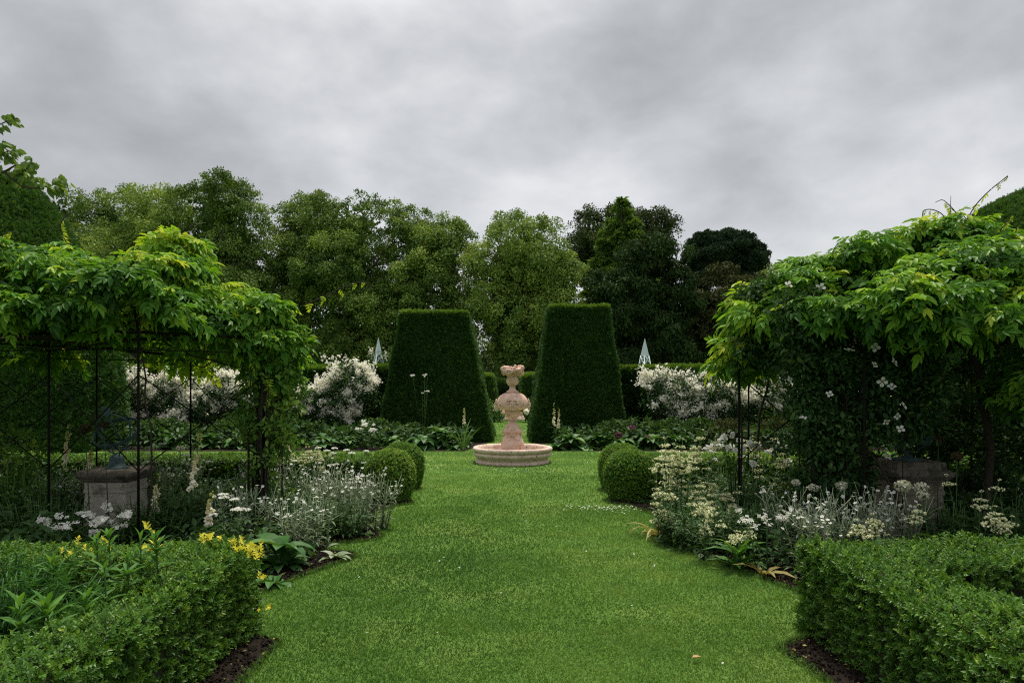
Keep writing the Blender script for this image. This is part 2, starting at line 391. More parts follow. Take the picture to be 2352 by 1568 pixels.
# crumbs and dead leaves on the soil edge
def in_beds(P):
    k = np.zeros(len(P), bool)
    for b in BEDS: k |= inside(P, b)
    return k
def soil_crumbs():
    r = RNG(77); mb = MB()
    for bed, sx in ((bedL, -1), (bedR, 1)):
        n = 26000; P = np.stack([r.uniform(1.2, 3.2, n) * sx, r.uniform(2.3, 9.6, n)], 1); P = P[inside(P, bed)]
        m = len(P); pos = np.c_[P, r.uniform(.004, .02, m)]
        mb.inst(OCTA, pos, frames(r.normal(size=(m, 3)), r.normal(size=(m, 3))), r.uniform(.004, .016, m) * (.5 + P[:, 1] / 9), r.random(m))
    tag(mb.build('soil_crumbs', 'soil'), kind='stuff')
    mb = MB(); n = 1600
    for bed, sx in ((bedL, -1), (bedR, 1)):
        P = np.stack([r.uniform(1.2, 2.9, n) * sx, r.uniform(2.3, 8, n)], 1); P = P[inside(P, bed)]; m = len(P)
        mb.inst(DIAM, np.c_[P, r.uniform(.01, .03, m)], frames(r.normal(size=(m, 3)) * [1, 1, .2], r.normal(size=(m, 3)) * .4 + [0, 0, 1]), r.uniform(.01, .03, m), r.random(m))
    tag(mb.build('dead_leaves', 'straw'), kind='stuff')
soil_crumbs()

# grass blades
def grass():
    r = RNG(3); mb = MB()
    gb = proto([(-.5, 0, 0), (.5, 0, 0), (.32, .55, .12), (-.32, .55, .12), (0, 1, .4)], [(0, 1, 2, 3), (3, 2, 4)], [-.06, -.06, 0, 0, .05])
    for (y0, y1, d, h) in ((1.9, 3.2, 16000, .024), (3.2, 4.6, 13000, .024), (4.6, 6.5, 8500, .025), (6.5, 9, 5000, .027), (9, 12, 2200, .03), (12, 16.6, 1000, .033), (16.6, 31, 300, .04)):
        xa, xb = (-2.1, 2.5) if y1 <= 9 else ((-2.2, 2.6) if y1 <= 10.5 else (-9, 10))
        if y0 > 16: xa, xb = -1.2, 1.6
        n = int(d * (xb - xa) * (y1 - y0)); P = np.stack([r.uniform(xa, xb, n), r.uniform(y0, y1, n)], 1)
        P = P[~in_beds(P + r.normal(size=P.shape) * .012)]; n = len(P)
        q = np.c_[P, np.zeros(n)]
        big = noise3(q, 1.1, 21) * .85 + noise3(q, 2.6, 23) * .6; mid = noise3(q, 7, 22)
        lean = r.normal(size=(n, 3)) * .75 + np.stack([.25 * noise3(q, 2.2, 31), .25 * noise3(q, 2.2, 32), np.zeros(n)], 1); lean[:, 2] = 1
        hh = h * r.uniform(.55, 1.25, n) * (1 + .18 * mid); w = .0026 * (.8 + y0 / 6)
        t = np.clip(.38 + .22 * big + .1 * mid + .07 * noise3(q, 22, 24) + r.normal(size=n) * .07, 0, 1)
        t = np.where(r.random(n) < .03 + .05 * np.clip(noise3(q, 1.7, 41), 0, 1), r.uniform(.7, .95, n), t)
        mb.inst(gb, q, frames(lean, np.c_[r.normal(size=(n, 2)), np.zeros(n)]), np.stack([w * r.uniform(.8, 1.4, n), hh, hh], 1), t)
    for bed in (bedL, bedR):       # longer tufts along the cut edge of the beds
        a = np.array(bed[1:-1]); b = a[1:]; a = a[:-1]; L_ = np.linalg.norm(b - a, axis=1); k = r.choice(len(a), 9000, p=L_ / L_.sum()); u = r.random(9000)[:, None]
        P = a[k] * (1 - u) + b[k] * u + r.normal(size=(9000, 2)) * .014; P = P[(P[:, 1] > 2) & (P[:, 1] < 10.5)]; n = len(P); q = np.c_[P, np.zeros(n)]
        lean = np.c_[-np.sign(P[:, 0]) * -.35 + r.normal(size=n) * .6, r.normal(size=n) * .6, np.ones(n)]; hh = r.uniform(.02, .055, n)
        mb.inst(gb, q, frames(lean, np.c_[r.normal(size=(n, 2)), np.zeros(n)]), np.stack([.003 * (.8 + P[:, 1] / 7), hh, hh], 1), np.clip(r.normal(.35, .12, n), 0, 1))
    tag(mb.build('grass', 'grass'), kind='stuff')
grass()

# small daisies in the lawn
def daisies():
    r = RNG(9); mb = MB(); P = []
    c = at(1400, 1174, 8.7)
    P.append(np.c_[r.normal(c[0], .32, 120), r.normal(8.7, .12, 120)])
    P.append(np.c_[r.uniform(-1.2, 1.5, 26), r.uniform(3.2, 9, 26)])
    P.append(np.c_[r.uniform(-9, 9, 260), r.uniform(12.5, 16.2, 260)])
    P.append(np.c_[r.normal(.1, .6, 40), r.normal(12.6, .25, 40)])
    P = np.concatenate(P); P = P[~in_beds(P)]; n = len(P)
    mb.inst(FLOW5, np.c_[P, r.uniform(.03, .045, n)], frames(r.normal(size=(n, 3)) * [1, 1, .2], r.normal(size=(n, 3)) * .3 + [0, 0, 1]), .006 + .0005 * P[:, 1], r.random(n))
    tag(mb.build('lawn_daisies', 'white'), kind='stuff')
daisies()
r0 = RNG(4); mb = MB(); mb.inst(OVAL, np.zeros((1, 3)), frames(np.array([[1, .3, .1]]), np.array([[0, 0, 1.]])), .06, np.array([.6]))
tag(mb.build('fallen_leaf', 'fallen', loc=tuple(at(1590, 1521, 3.93) * [1, 1, 0] + [0, 0, .035])), 'single brown fallen leaf lying on the open lawn', 'leaf')

# ================================================================= TREES
def tree(name, label, Y, blobs, mat, leaf=.24, rs=1.0, per=170, seed=1, shape=DIAM, tb=0, trunkx=None, flat=.66, droop=.25, core=.8, cat='tree', group='trees along the far edge of the garden', dens=1.12, lw=1.0, depthf=.75):
    r = RNG(seed); mb = MB(); leaf *= .62; rs *= 1.45; per = int(per * .62)
    for (x, y, rx, ry) in blobs:
        c = at(x, y, Y); RX = max(rx / FPX * Y - .3 * rs, .4 * rs); RZ = max(ry / FPX * Y - .3 * rs, .4 * rs); RY = min(RX, RZ) * depthf + .3
        ar = 4 * PI * ((RX * RY) ** 1.6 / 3 + (RX * RZ) ** 1.6 / 3 + (RY * RZ) ** 1.6 / 3) ** (1 / 1.6)
        ns = max(6, int(dens * ar / (rs * rs * 2.2)))
        d = unit(r.normal(size=(ns * 2, 3))); d = d[(d[:, 1] < .55)][:ns]; ns = len(d)
        rr = r.uniform(.62, 1.04, ns) + .1 * noise3(d * 3, 2, seed)
        cc = c + d * np.array([RX, RY, RZ]) * rr[:, None]
        cr = rs * r.uniform(.6, 1.35, ns)
        keep = cc[:, 2] > .7; cc, cr, d = cc[keep], cr[keep], d[keep]; ns = len(cc)
        # each bough carries smaller tufts, each tuft its leaves
        bt = r.normal(size=ns); kb = np.repeat(np.arange(ns), (11 * (cr / rs) ** 1.3).astype(int) + 2); nt_ = len(kb)
        vb = unit(r.normal(size=(nt_, 3)) + d[kb] * .6 + np.array([0, -.15, .55])); ct = cc[kb] + vb * (cr[kb] * r.uniform(.6, 1.05, nt_))[:, None] * [1, 1, flat]; rt = cr[kb] * r.uniform(.22, .46, nt_)
        k = np.repeat(np.arange(nt_), (per * (rt / (.34 * rs)) ** 1.6 * r.uniform(.5, 1.2, nt_)).astype(int) + 1); n = len(k)
        v = unit(r.normal(size=(n, 3)) + vb[k] * .5 + np.array([0, 0, .6])); q = r.random(n) ** .35
        pos = ct[k] + v * (rt[k] * q)[:, None] * np.array([1, 1, .8])
        # ragged ends
        dd = v * .35 + r.normal(size=(n, 3)) * .8 + np.array([0, 0, -droop]); nm = v * 1.3 + r.normal(size=(n, 3)) * .34 + np.array([0, 0, .3])
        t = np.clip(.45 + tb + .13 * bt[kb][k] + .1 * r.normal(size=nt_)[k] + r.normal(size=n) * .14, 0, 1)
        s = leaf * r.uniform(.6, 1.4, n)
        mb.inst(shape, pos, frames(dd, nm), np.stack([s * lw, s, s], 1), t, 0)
        # solid heart of the crown, tinted darker to paint in its inner shade
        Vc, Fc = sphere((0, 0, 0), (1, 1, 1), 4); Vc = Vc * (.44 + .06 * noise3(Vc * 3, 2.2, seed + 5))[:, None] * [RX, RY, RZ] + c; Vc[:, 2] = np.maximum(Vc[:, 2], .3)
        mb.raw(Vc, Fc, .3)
        # inner boughs, with the crown's inner shade put into a dark leaf tint
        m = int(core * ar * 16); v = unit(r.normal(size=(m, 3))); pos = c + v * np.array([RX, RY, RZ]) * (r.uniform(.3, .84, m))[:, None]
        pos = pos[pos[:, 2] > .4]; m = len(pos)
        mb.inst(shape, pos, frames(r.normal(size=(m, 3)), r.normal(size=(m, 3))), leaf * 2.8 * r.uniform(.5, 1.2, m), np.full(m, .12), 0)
    B = np.array(blobs, float); bx = trunkx if trunkx else B[:, 0].mean(); top = at(bx, B[:, 1].min() + 10, Y); base = at(bx, 900, Y); base[2] = 0
    o = thing(name, label, cat, base, group=group)
    cr = mb.build('crown', mat, o, loc=tuple(-base))
    tb_ = MB(); h = top[2]; R0 = .018 * h + .12
    tb_.tube([(0, 0, -.1), (.05, 0, h * .25), (-.1, .1, h * .55), (.05, 0, h * .92)], [R0 * 1.3, R0, R0 * .7, R0 * .2], 9)
    for i in range(9):
        a = r.uniform(0, 6.28); z = h * r.uniform(.25, .75); l = h * r.uniform(.16, .3)
        tb_.tube([(0, .03, z), (math.cos(a) * l * .5, math.sin(a) * l * .4, z + l * .35), (math.cos(a) * l, math.sin(a) * l * .7, z + l * .8)], [R0 * .4, R0 * .28, R0 * .08], 6)
    tb_.build('trunk', 'bark', o)
    return o

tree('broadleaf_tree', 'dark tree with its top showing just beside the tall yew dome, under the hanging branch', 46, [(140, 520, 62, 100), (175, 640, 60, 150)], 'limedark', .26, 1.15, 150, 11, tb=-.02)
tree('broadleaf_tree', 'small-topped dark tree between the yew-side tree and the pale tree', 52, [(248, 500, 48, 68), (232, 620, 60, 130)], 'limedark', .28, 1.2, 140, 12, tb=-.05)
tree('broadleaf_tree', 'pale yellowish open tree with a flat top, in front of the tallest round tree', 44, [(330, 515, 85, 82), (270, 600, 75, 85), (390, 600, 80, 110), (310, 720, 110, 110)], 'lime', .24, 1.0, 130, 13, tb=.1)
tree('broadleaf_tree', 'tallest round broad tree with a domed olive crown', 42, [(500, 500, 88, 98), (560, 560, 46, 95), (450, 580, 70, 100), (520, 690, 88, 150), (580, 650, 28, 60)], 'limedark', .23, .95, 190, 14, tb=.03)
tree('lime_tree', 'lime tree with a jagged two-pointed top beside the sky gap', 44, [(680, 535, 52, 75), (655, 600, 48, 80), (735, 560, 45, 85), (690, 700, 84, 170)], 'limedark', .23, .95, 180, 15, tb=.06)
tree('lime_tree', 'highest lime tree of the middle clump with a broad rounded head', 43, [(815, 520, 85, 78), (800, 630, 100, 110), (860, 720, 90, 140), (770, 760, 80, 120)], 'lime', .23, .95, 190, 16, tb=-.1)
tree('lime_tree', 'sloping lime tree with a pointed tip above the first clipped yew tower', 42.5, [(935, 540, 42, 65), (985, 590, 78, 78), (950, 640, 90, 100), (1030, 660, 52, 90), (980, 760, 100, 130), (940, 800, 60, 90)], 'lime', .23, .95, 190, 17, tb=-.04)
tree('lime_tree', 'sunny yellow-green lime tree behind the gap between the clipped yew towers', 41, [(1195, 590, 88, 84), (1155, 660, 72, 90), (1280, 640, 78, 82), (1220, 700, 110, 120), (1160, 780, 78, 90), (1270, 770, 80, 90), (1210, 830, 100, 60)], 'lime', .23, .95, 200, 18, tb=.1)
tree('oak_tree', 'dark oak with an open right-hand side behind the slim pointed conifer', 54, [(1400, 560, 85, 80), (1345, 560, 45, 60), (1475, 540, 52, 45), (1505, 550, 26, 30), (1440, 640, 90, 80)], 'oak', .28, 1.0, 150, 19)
# slim conifer
def conifer(name, label, Y, x, ytop, ybase, halfw, mat, seed, leaf=.3, n=26000, pw=.8, shape=NEEDLE, droop=.5, lobes=9, group='trees along the far edge of the garden'):
    r = RNG(seed); mb = MB(); top, bot = at(x, ytop, Y), at(x, ybase, Y); H = top[2] - bot[2]; W = halfw / FPX * Y
    nb = 260; h = r.random(nb) ** 1.2; a = r.uniform(0, 2 * PI, nb); L = W * np.clip(h, .02, 1) ** pw * r.uniform(.7, 1.1, nb)
    k = r.choice(nb, n, p=(L ** 1.5) / (L ** 1.5).sum()); s = r.random(n) ** .6
    wid = L[k] * .3 * (1.15 - s)
    P = np.zeros((n, 3)); ca, sa = np.cos(a[k]), np.sin(a[k])
    w1 = r.normal(size=n) * wid * .6
    P[:, 0] = top[0] + ca * L[k] * s - sa * w1; P[:, 1] = Y + sa * L[k] * s + ca * w1
    P[:, 2] = top[2] - h[k] * H + L[k] * .25 * s - L[k] * .3 * s * s - np.abs(r.normal(size=n)) * wid * .5
    d = np.stack([ca, sa, -np.full(n, droop)], 1) + r.normal(size=(n, 3)) * .5
    t = np.clip(.45 + .3 * (s - .5) + .14 * r.normal(size=nb)[k] + r.normal(size=n) * .15, 0, 1)
    mb.inst(shape, P, frames(d, r.normal(size=(n, 3)) * .6 + [0, 0, 1]), leaf * r.uniform(.6, 1.4, n), t)
    base = np.array([top[0], Y, 0]); o = thing(name, label, 'tree', base, group=group)
    mb.build('crown', mat, o, loc=tuple(-base))
    tr = MB(); tr.tube([(0, 0, -.1), (0, 0, top[2] * .5), (0, 0, top[2] * .98)], [.32, .2, .03], 8); tr.build('trunk', 'bark', o)
    return o
LEAFY = diamond(.2, .05, .1)
conifer('larch_tree', 'slim light green conifer with a thin pointed tip in front of the dark oak', 45, 1428, 455, 760, 118, 'larch', 31, .32, 60000, .7, LEAFY, .2)
tree('yew_tree', 'large dark drooping yew mass behind the second clipped yew tower', 40, [(1400, 680, 75, 85), (1470, 640, 70, 75), (1390, 780, 90, 80), (1500, 760, 100, 110), (1545, 670, 45, 60), (1440, 820, 110, 50)], 'cypress', .36, .9, 150, 21, shape=NEEDLE, droop=1.2, lw=2.2)
tree('pine_tree', 'dark blue-green round-headed pine standing clear against the sky', 56, [(1645, 572, 60, 48), (1688, 592, 66, 58), (1622, 618, 52, 42), (1705, 632, 50, 34), (1660, 630, 60, 40)], 'pine', .30, .6, 260, 22, shape=NEEDLE, lw=2.6, droop=-.5)
tree('fir_tree', 'bronze tinged conifer beside the pine, half behind the second arbor', 41, [(1680, 720, 85, 95), (1620, 770, 80, 80), (1740, 770, 70, 100), (1680, 830, 130, 60)], 'bronzefir', .36, .85, 150, 23, shape=NEEDLE, droop=1.2, lw=2.2)
tree('broadleaf_tree', 'small olive tree tip poking up between the pine and the second arbor', 50, [(1770, 665, 34, 42), (1800, 740, 60, 70)], 'lime', .26, .9, 150, 24, tb=-.02)
tree('broadleaf_tree', 'low dark tree glimpsed behind the second arbor below its canopy', 48, [(1900, 800, 120, 75), (2090, 800, 130, 80)], 'oak', .3, 1.2, 110, 25)
tree('broadleaf_tree', 'low shaded tree seen under the first arbor canopy above the far hedge', 46, [(420, 800, 150, 80), (200, 790, 130, 90), (640, 800, 110, 80)], 'limedark', .3, 1.2, 110, 26, tb=.02)
tree('broadleaf_tree', 'deep shaded undertree low behind the first clipped yew tower', 47, [(850, 830, 130, 70), (1060, 840, 110, 70)], 'oak', .3, 1.2, 110, 27)

def far_wood():
    r = RNG(28); mb = MB(); n = 26000; x = r.uniform(-75, 75, n); z = r.random(n) * (6.2 + 1.2 * np.sin(x * .31) + .8 * np.sin(x * .83)); P = np.stack([x, 74 + r.uniform(-2, 2, n) - .15 * z, z], 1)
    mb.inst(DIAM, P, frames(r.normal(size=(n, 3)), r.normal(size=(n, 3)) + [0, -.8, .5]), r.uniform(.6, 1.3, n), np.clip(r.normal(.3, .15, n), 0, 1))
    tag(mb.build('far_woodland', 'oak'), kind='stuff')
far_wood()
# ================================================================= CLIPPED YEW
def hedge_obj(name, label, cat, VF, dens, pr, size, seed, mats, group=None, **kw):
    mb = MB(); clip_hedge(mb, VF, dens, pr, size, seed, **kw)
    return tag(mb.build(name, mats), label, cat, group)
def rect(x0, x1, y0, y1): return [(x0, y0), (x1, y0), (x1, y1), (x0, y1)]
YM = ['twig', 'yew', 'yewtop']
def tower(x0, x1, y0, y1, tx0, tx1, ty0, ty1, h, label, seed):
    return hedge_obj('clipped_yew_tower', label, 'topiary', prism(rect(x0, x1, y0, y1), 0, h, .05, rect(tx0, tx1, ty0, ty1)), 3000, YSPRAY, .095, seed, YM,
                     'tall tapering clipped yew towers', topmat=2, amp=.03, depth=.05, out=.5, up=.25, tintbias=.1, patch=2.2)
tower(-3.5, -.34, 19.1, 22.0, -2.98, -1.08, 19.75, 21.5, 3.70, 'tall tapering clipped yew tower with a rounded right shoulder, left of the fountain', 41)
tower(.80, 3.42, 19.0, 22.0, 1.36, 3.0, 19.6, 21.4, 3.85, 'tall tapering clipped yew tower with a flat top, right of the fountain', 42)
def farblock(x0, x1, tx0, tx1, label, seed):
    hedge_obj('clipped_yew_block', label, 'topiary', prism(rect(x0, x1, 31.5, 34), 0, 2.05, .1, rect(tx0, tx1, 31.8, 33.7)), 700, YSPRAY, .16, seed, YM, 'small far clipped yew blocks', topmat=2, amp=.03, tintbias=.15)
farblock(-2.6, -.28, -2.4, -.55, 'small distant clipped yew block in the gap, left of the fountain urn', 43)
farblock(.65, 3.2, 1.0, 3.0, 'small distant clipped yew block in the gap, right of the fountain urn', 44)
hedge_obj('far_hedge', 'long low hedge across the deep gap beyond both yew towers', 'hedge', prism(rect(-12, 12, 37, 38.5), 0, 1.7, .1), 160, YSPRAY, .3, 45, YM, topmat=2)
def backhedge(x0, x1, label, seed):
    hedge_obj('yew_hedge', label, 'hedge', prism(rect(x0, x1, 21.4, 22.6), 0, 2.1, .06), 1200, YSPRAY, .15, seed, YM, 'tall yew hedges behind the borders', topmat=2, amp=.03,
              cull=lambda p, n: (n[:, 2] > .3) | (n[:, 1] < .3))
backhedge(-12.5, -3.2, 'long dark yew hedge behind the border left of the fountain', 46)
backhedge(3.2, 13, 'long dark yew hedge behind the border right of the fountain', 47)
def dome(cx, cy, label, seed, prof):
    hedge_obj('yew_dome', label, 'topiary', lathe_solid(prof, (cx, cy, 0), 36), 1300, YSPRAY, .115, seed, YM, 'huge clipped yew domes at the garden sides', topmat=None, amp=.05, depth=.08,
              cull=lambda p, n: (n[:, 1] < .35), out=.5, up=.2, rnd=.9, patch=.8, tintbias=.3)
dome(-12.6, 17.2, 'huge rounded clipped yew dome behind the arbor at the left side', 48, [(2.8, 0), (2.75, 1.5), (2.55, 2.8), (2.08, 4.4), (1.62, 5.3), (1.12, 6.1), (.6, 6.7), (.1, 6.9)])
dome(13.3, 17.0, 'huge rounded clipped yew dome rising behind the arbor at the right side', 49, [(2.9, 0), (2.85, 1.5), (2.7, 2.8), (2.3, 4.3), (1.85, 5.3), (1.2, 6.0), (.6, 6.35), (.1, 6.45)])

# ================================================================= BOX HEDGES
BM_ = ['twig', 'box', 'gold']
Lpoly = [(-1.62, .9), (-1.62, 4.5), (-7.2, 4.72), (-7.2, 4.12), (-2.06, 4.04), (-2.06, .9)]
Rpoly = [(1.97, .9), (2.42, .9), (2.42, 3.88), (7.2, 3.98), (7.2, 4.72), (1.93, 4.52)]
near = lambda p, n: (p[:, 1] > 1.6) & (np.abs(p[:, 0]) < 1.25 * p[:, 1] + 1.2)
h1 = hedge_obj('box_hedge', 'leafy foreground box hedge corner with yellow shoots, at the lower left', 'hedge', prism(Lpoly, 0, .56, .07), 2500, SPRIG, .04, 51, BM_, 'foreground box hedges', amp=.042, depth=.07, out=.9, up=.4, rnd=.8, cull=near)
h2 = hedge_obj('box_hedge', 'leafy foreground box hedge corner without yellow shoots, at the lower right', 'hedge', prism(Rpoly, 0, .58, .07), 2500, SPRIG, .04, 52, BM_, 'foreground box hedges', amp=.042, depth=.07, out=.9, up=.4, rnd=.8, cull=near)
def gold_shoots(pts, label, seed):
    r = RNG(seed); mb = MB()
    for (x, y, Y, n, sp) in pts:
        c = at(x, y, Y); n = max(2, int(n * .4)); P = c + r.normal(size=(n, 3)) * [sp, sp, sp * .7]
        d = r.normal(size=(n, 3)) * .5 + [0, -.3, 1]
        mb.inst(SPRIG, P, frames(d, r.normal(size=(n, 3))), .05 * r.uniform(.6, 1.3, n), r.random(n))
    o = mb.build('yellow_foliage', 'gold', h1); o['label'] = label
gold_shoots([(575, 1268, 4.25, 26, .05), (590, 1280, 4.22, 14, .035), (487, 1245, 4.4, 18, .035), (355, 1262, 4.2, 16, .04), (545, 1255, 4.4, 10, .03), (180, 1268, 4.15, 14, .05), (270, 1262, 4.2, 8, .05),
             (598, 1330, 4.3, 5, .02), (597, 1400, 4.35, 4, .02), (350, 1215, 4.1, 3, .012)], 'yellow variegated shoots on the hedge top', 53)
def midhedge(poly, z, label, seed):
    hedge_obj('low_box_hedge', label, 'hedge', prism(poly, 0, z, .06), 1100, SPRIG, .05, seed, BM_, 'low box hedges behind the flower beds', amp=.03, depth=.05, tintbias=.08,
              cull=lambda p, n: (np.abs(p[:, 0]) < .95 * p[:, 1] + 1))
midhedge([(-1.9, 10.1), (-1.9, 10.75), (-9, 10.75), (-9, 10.1)], .5, 'low clipped box hedge behind the flowers of the left bed', 54)
midhedge([(2.2, 10.1), (9, 10.1), (9, 10.75), (2.2, 10.75)], .5, 'low clipped box hedge behind the flowers of the right bed', 55)
def ball(x, Y, R, H, label, seed):
    c = at(x, 1090, Y); k = R / .36; h = H / .73
    hedge_obj('box_ball', label, 'topiary', lathe_solid([(.27 * k, 0), (.315 * k, .1 * h), (.35 * k, .24 * h), (.36 * k, .38 * h), (.345 * k, .5 * h), (.29 * k, .61 * h), (.2 * k, .685 * h), (.1 * k, .72 * h), (.01, .73 * h)], (c[0], Y, 0), 32), 4200, SPRIG, .034, seed, BM_, 'clipped box balls at the lawn edge', amp=.018, depth=.035, out=.8, up=.3, tintbias=.18)
ball(895, 9.45, .33, .69, 'nearest clipped box ball on the left lawn edge, in front of its twin', 56)
ball(922, 10.6, .33, .69, 'clipped box ball half hidden behind the left front ball', 57)
ball(1448, 9.55, .345, .69, 'clipped box ball in front on the right lawn edge beside cream flowers', 58)
ball(1427, 10.5, .335, .70, 'clipped box ball half hidden behind the right front ball', 59)

# ================================================================= FOUNTAIN
FC = np.array([(1177 - VX) / FPX * 14.2, 14.2, 0])
ft = thing('fountain', 'tall pink stone fountain with carved urn in a round basin on the lawn', 'fountain', FC)
mb = MB()
wob = lambda th, z: .004 * np.sin(3 * th + z * 9) + .003 * np.sin(7 * th + 1) + .004 * np.sin(19 * th + z * 30) * (z > .2)
mb.lathe([(.765, -.03), (.77, .03), (.755, .05), (.735, .062), (.735, .08), (.76, .11), (.795, .145), (.812, .175), (.805, .2), (.785, .215), (.778, .225), (.79, .232), (.81, .24), (.826, .265), (.825, .295), (.81, .318), (.785, .326), (.74, .32), (.715, .30), (.70, .25), (.69, .2), (.3, .19), (.02, .19)], seg=96, mod=wob)
mb.build('basin', 'basin', ft)
mb = MB(); mb.lathe([(.17, .19), (.215, .215), (.235, .26), (.244, .32), (.243, .365), (.233, .42), (.21, .475), (.18, .53), (.157, .58), (.148, .61), (.19, .62), (.197, .64), (.197, .665), (.18, .675), (.165, .69), (.155, .72), (.148, .745), (.13, .775), (.105, .795), (.085, .81), (.072, .83), (.07, .86)], seg=48)
pedestal_ = mb.build('pedestal', 'pink', ft)
flute = lambda th, z: .045 * np.cos(18 * th) * (0.5 + .5 * (z > .9))
mb = MB(); mb.lathe([(.075, .86), (.082, .868), (.082, .878), (.074, .885), (.08, .90), (.11, .93), (.135, .965), (.15, 1.01), (.155, 1.06), (.155, 1.09)], seg=108, mod=lambda th, z: .04 * np.cos(18 * th) * min(1, max(0, (z - .9) / .05)))
mb.build('fluted_stem', 'pink', ft)
mb = MB(); mb.lathe([(.15, 1.085), (.2, 1.087), (.262, 1.096), (.302, 1.12), (.322, 1.155), (.33, 1.195), (.328, 1.23), (.32, 1.27), (.305, 1.31), (.282, 1.35), (.25, 1.385), (.21, 1.413), (.165, 1.43), (.12, 1.438), (.02, 1.44)], seg=64)
bowl = mb.build('bowl', 'pink', ft)
mb = MB(); mb.frust(.128, .128, 1.436, .128, .128, 1.462); mb.lathe([(.12, 1.462), (.118, 1.472), (.095, 1.485), (.075, 1.505), (.062, 1.535), (.056, 1.555), (.068, 1.562), (.068, 1.574), (.056, 1.58)], seg=32)
mb.lathe([(.056, 1.58), (.075, 1.59), (.1, 1.61), (.118, 1.645), (.124, 1.68), (.12, 1.71), (.108, 1.735), (.102, 1.76), (.11, 1.78)], seg=96, mod=lambda th, z: .05 * np.cos(12 * th) * (1.585 < z < 1.74))
urn = mb.build('urn', 'pink', ft)
def lumps(mb, pts, r, n, smin, smax, sub=2):
    bm = bmesh.new(); bmesh.ops.create_icosphere(bm, subdivisions=sub, radius=1)
    V = np.array([v.co[:] for v in bm.verts]); F = np.array([[v.index for v in f.verts] for f in bm.faces]); bm.free()
    for p in pts:
        s = r.uniform(smin, smax) * r.uniform(.75, 1.3, 3); D = V * (1 + .26 * noise3(V * 2, 2.8, int(r.integers(1e6))))[:, None]
        mb.raw(D * s + p, F, .5, 0, True)
r = RNG(61); mb = MB(); pts = []
for i in range(120):
    a = r.uniform(0, 2 * PI); q = math.sqrt(r.random()); z = 1.77 + .17 * r.random() ** .8
    lim = .10 + .125 * min(1, (z - 1.755) / .085); pts.append((math.cos(a) * q * lim, math.sin(a) * q * lim, z + (.02 if q > .6 else 0)))
lumps(mb, pts, r, 0, .016, .06, 3)
mb.lathe([(.07, 1.74), (.11, 1.80), (.17, 1.87), (.18, 1.93), (.05, 1.96)], seg=24)
mb.build('carved_fruit', 'pink', urn)
def face(mb, s, r):
    """a grotesque mask seen along -Y, about 2*s tall"""
    P = [((0, -.1, 0), (.62, .22, .8)), ((0, -.34, .05), (.13, .2, .3)), ((-.28, -.26, .3), (.26, .1, .09)), ((.28, -.26, .3), (.26, .1, .09)), ((-.3, -.24, -.12), (.22, .14, .2)), ((.3, -.24, -.12), (.22, .14, .2)),
         ((-.2, -.28, -.42), (.2, .12, .09)), ((.2, -.28, -.42), (.2, .12, .09)), ((0, -.25, -.72), (.24, .14, .2)), ((-.62, -.08, .75), (.2, .13, .2)), ((.62, -.08, .75), (.2, .13, .2)), ((-.3, -.12, .85), (.2, .14, .15)), ((.3, -.12, .85), (.2, .14, .15)),
         ((-.75, -.03, .3), (.18, .12, .26)), ((.75, -.03, .3), (.18, .12, .26)), ((-.66, -.06, -.35), (.18, .12, .26)), ((.66, -.06, -.35), (.18, .12, .26)), ((-.4, -.1, -.75), (.18, .13, .22)), ((.4, -.1, -.75), (.18, .13, .22)), ((0, -.2, .62), (.2, .1, .16))]
    bm = bmesh.new(); bmesh.ops.create_icosphere(bm, subdivisions=2, radius=1)
    V = np.array([v.co[:] for v in bm.verts]); F = np.array([[v.index for v in f.verts] for f in bm.faces]); bm.free()
    for c, q in P: mb.raw((V * q + c) * s, F, .5, 0, True)
mb = MB(); face(mb, .118, r); mk = mb.build('carved_mask', 'pink', bowl, loc=(0, -.322, 1.19))
for a in (1, 2, 3):
    c = mk.copy(); COL.objects.link(c); c.parent = bowl; c.location = (.322 * math.sin(a * PI / 2), -.322 * math.cos(a * PI / 2), 1.19); c.rotation_euler.z = a * PI / 2
mb = MB(); face(mb, .08, r); mk = mb.build('carved_lion_head', 'pink', pedestal_, loc=(0, -.178, .615))
for a in (1, 2, 3):
    c = mk.copy(); COL.objects.link(c); c.parent = pedestal_; c.location = (.178 * math.sin(a * PI / 2), -.178 * math.cos(a * PI / 2), .615); c.rotation_euler.z = a * PI / 2
# far stepped plinth
pc = at(1176, 900, 31); pc[2] = 0
pt = thing('stepped_plinth', 'brown stepped stone plinth glimpsed far down the gap behind the fountain stem', 'plinth', pc)
mb = MB(); mb.lathe([(.62, 0), (.62, .1), (.58, .11), (.6, .2), (.55, .21)], seg=40); mb.build('base', 'basin', pt)
mb = MB(); mb.lathe([(.55, .21), (.55, .27), (.52, .275), (.52, .33), (.49, .335), (.49, .4), (.45, .405), (.45, .5)], seg=40); mb.build('step', 'plinth', pt)

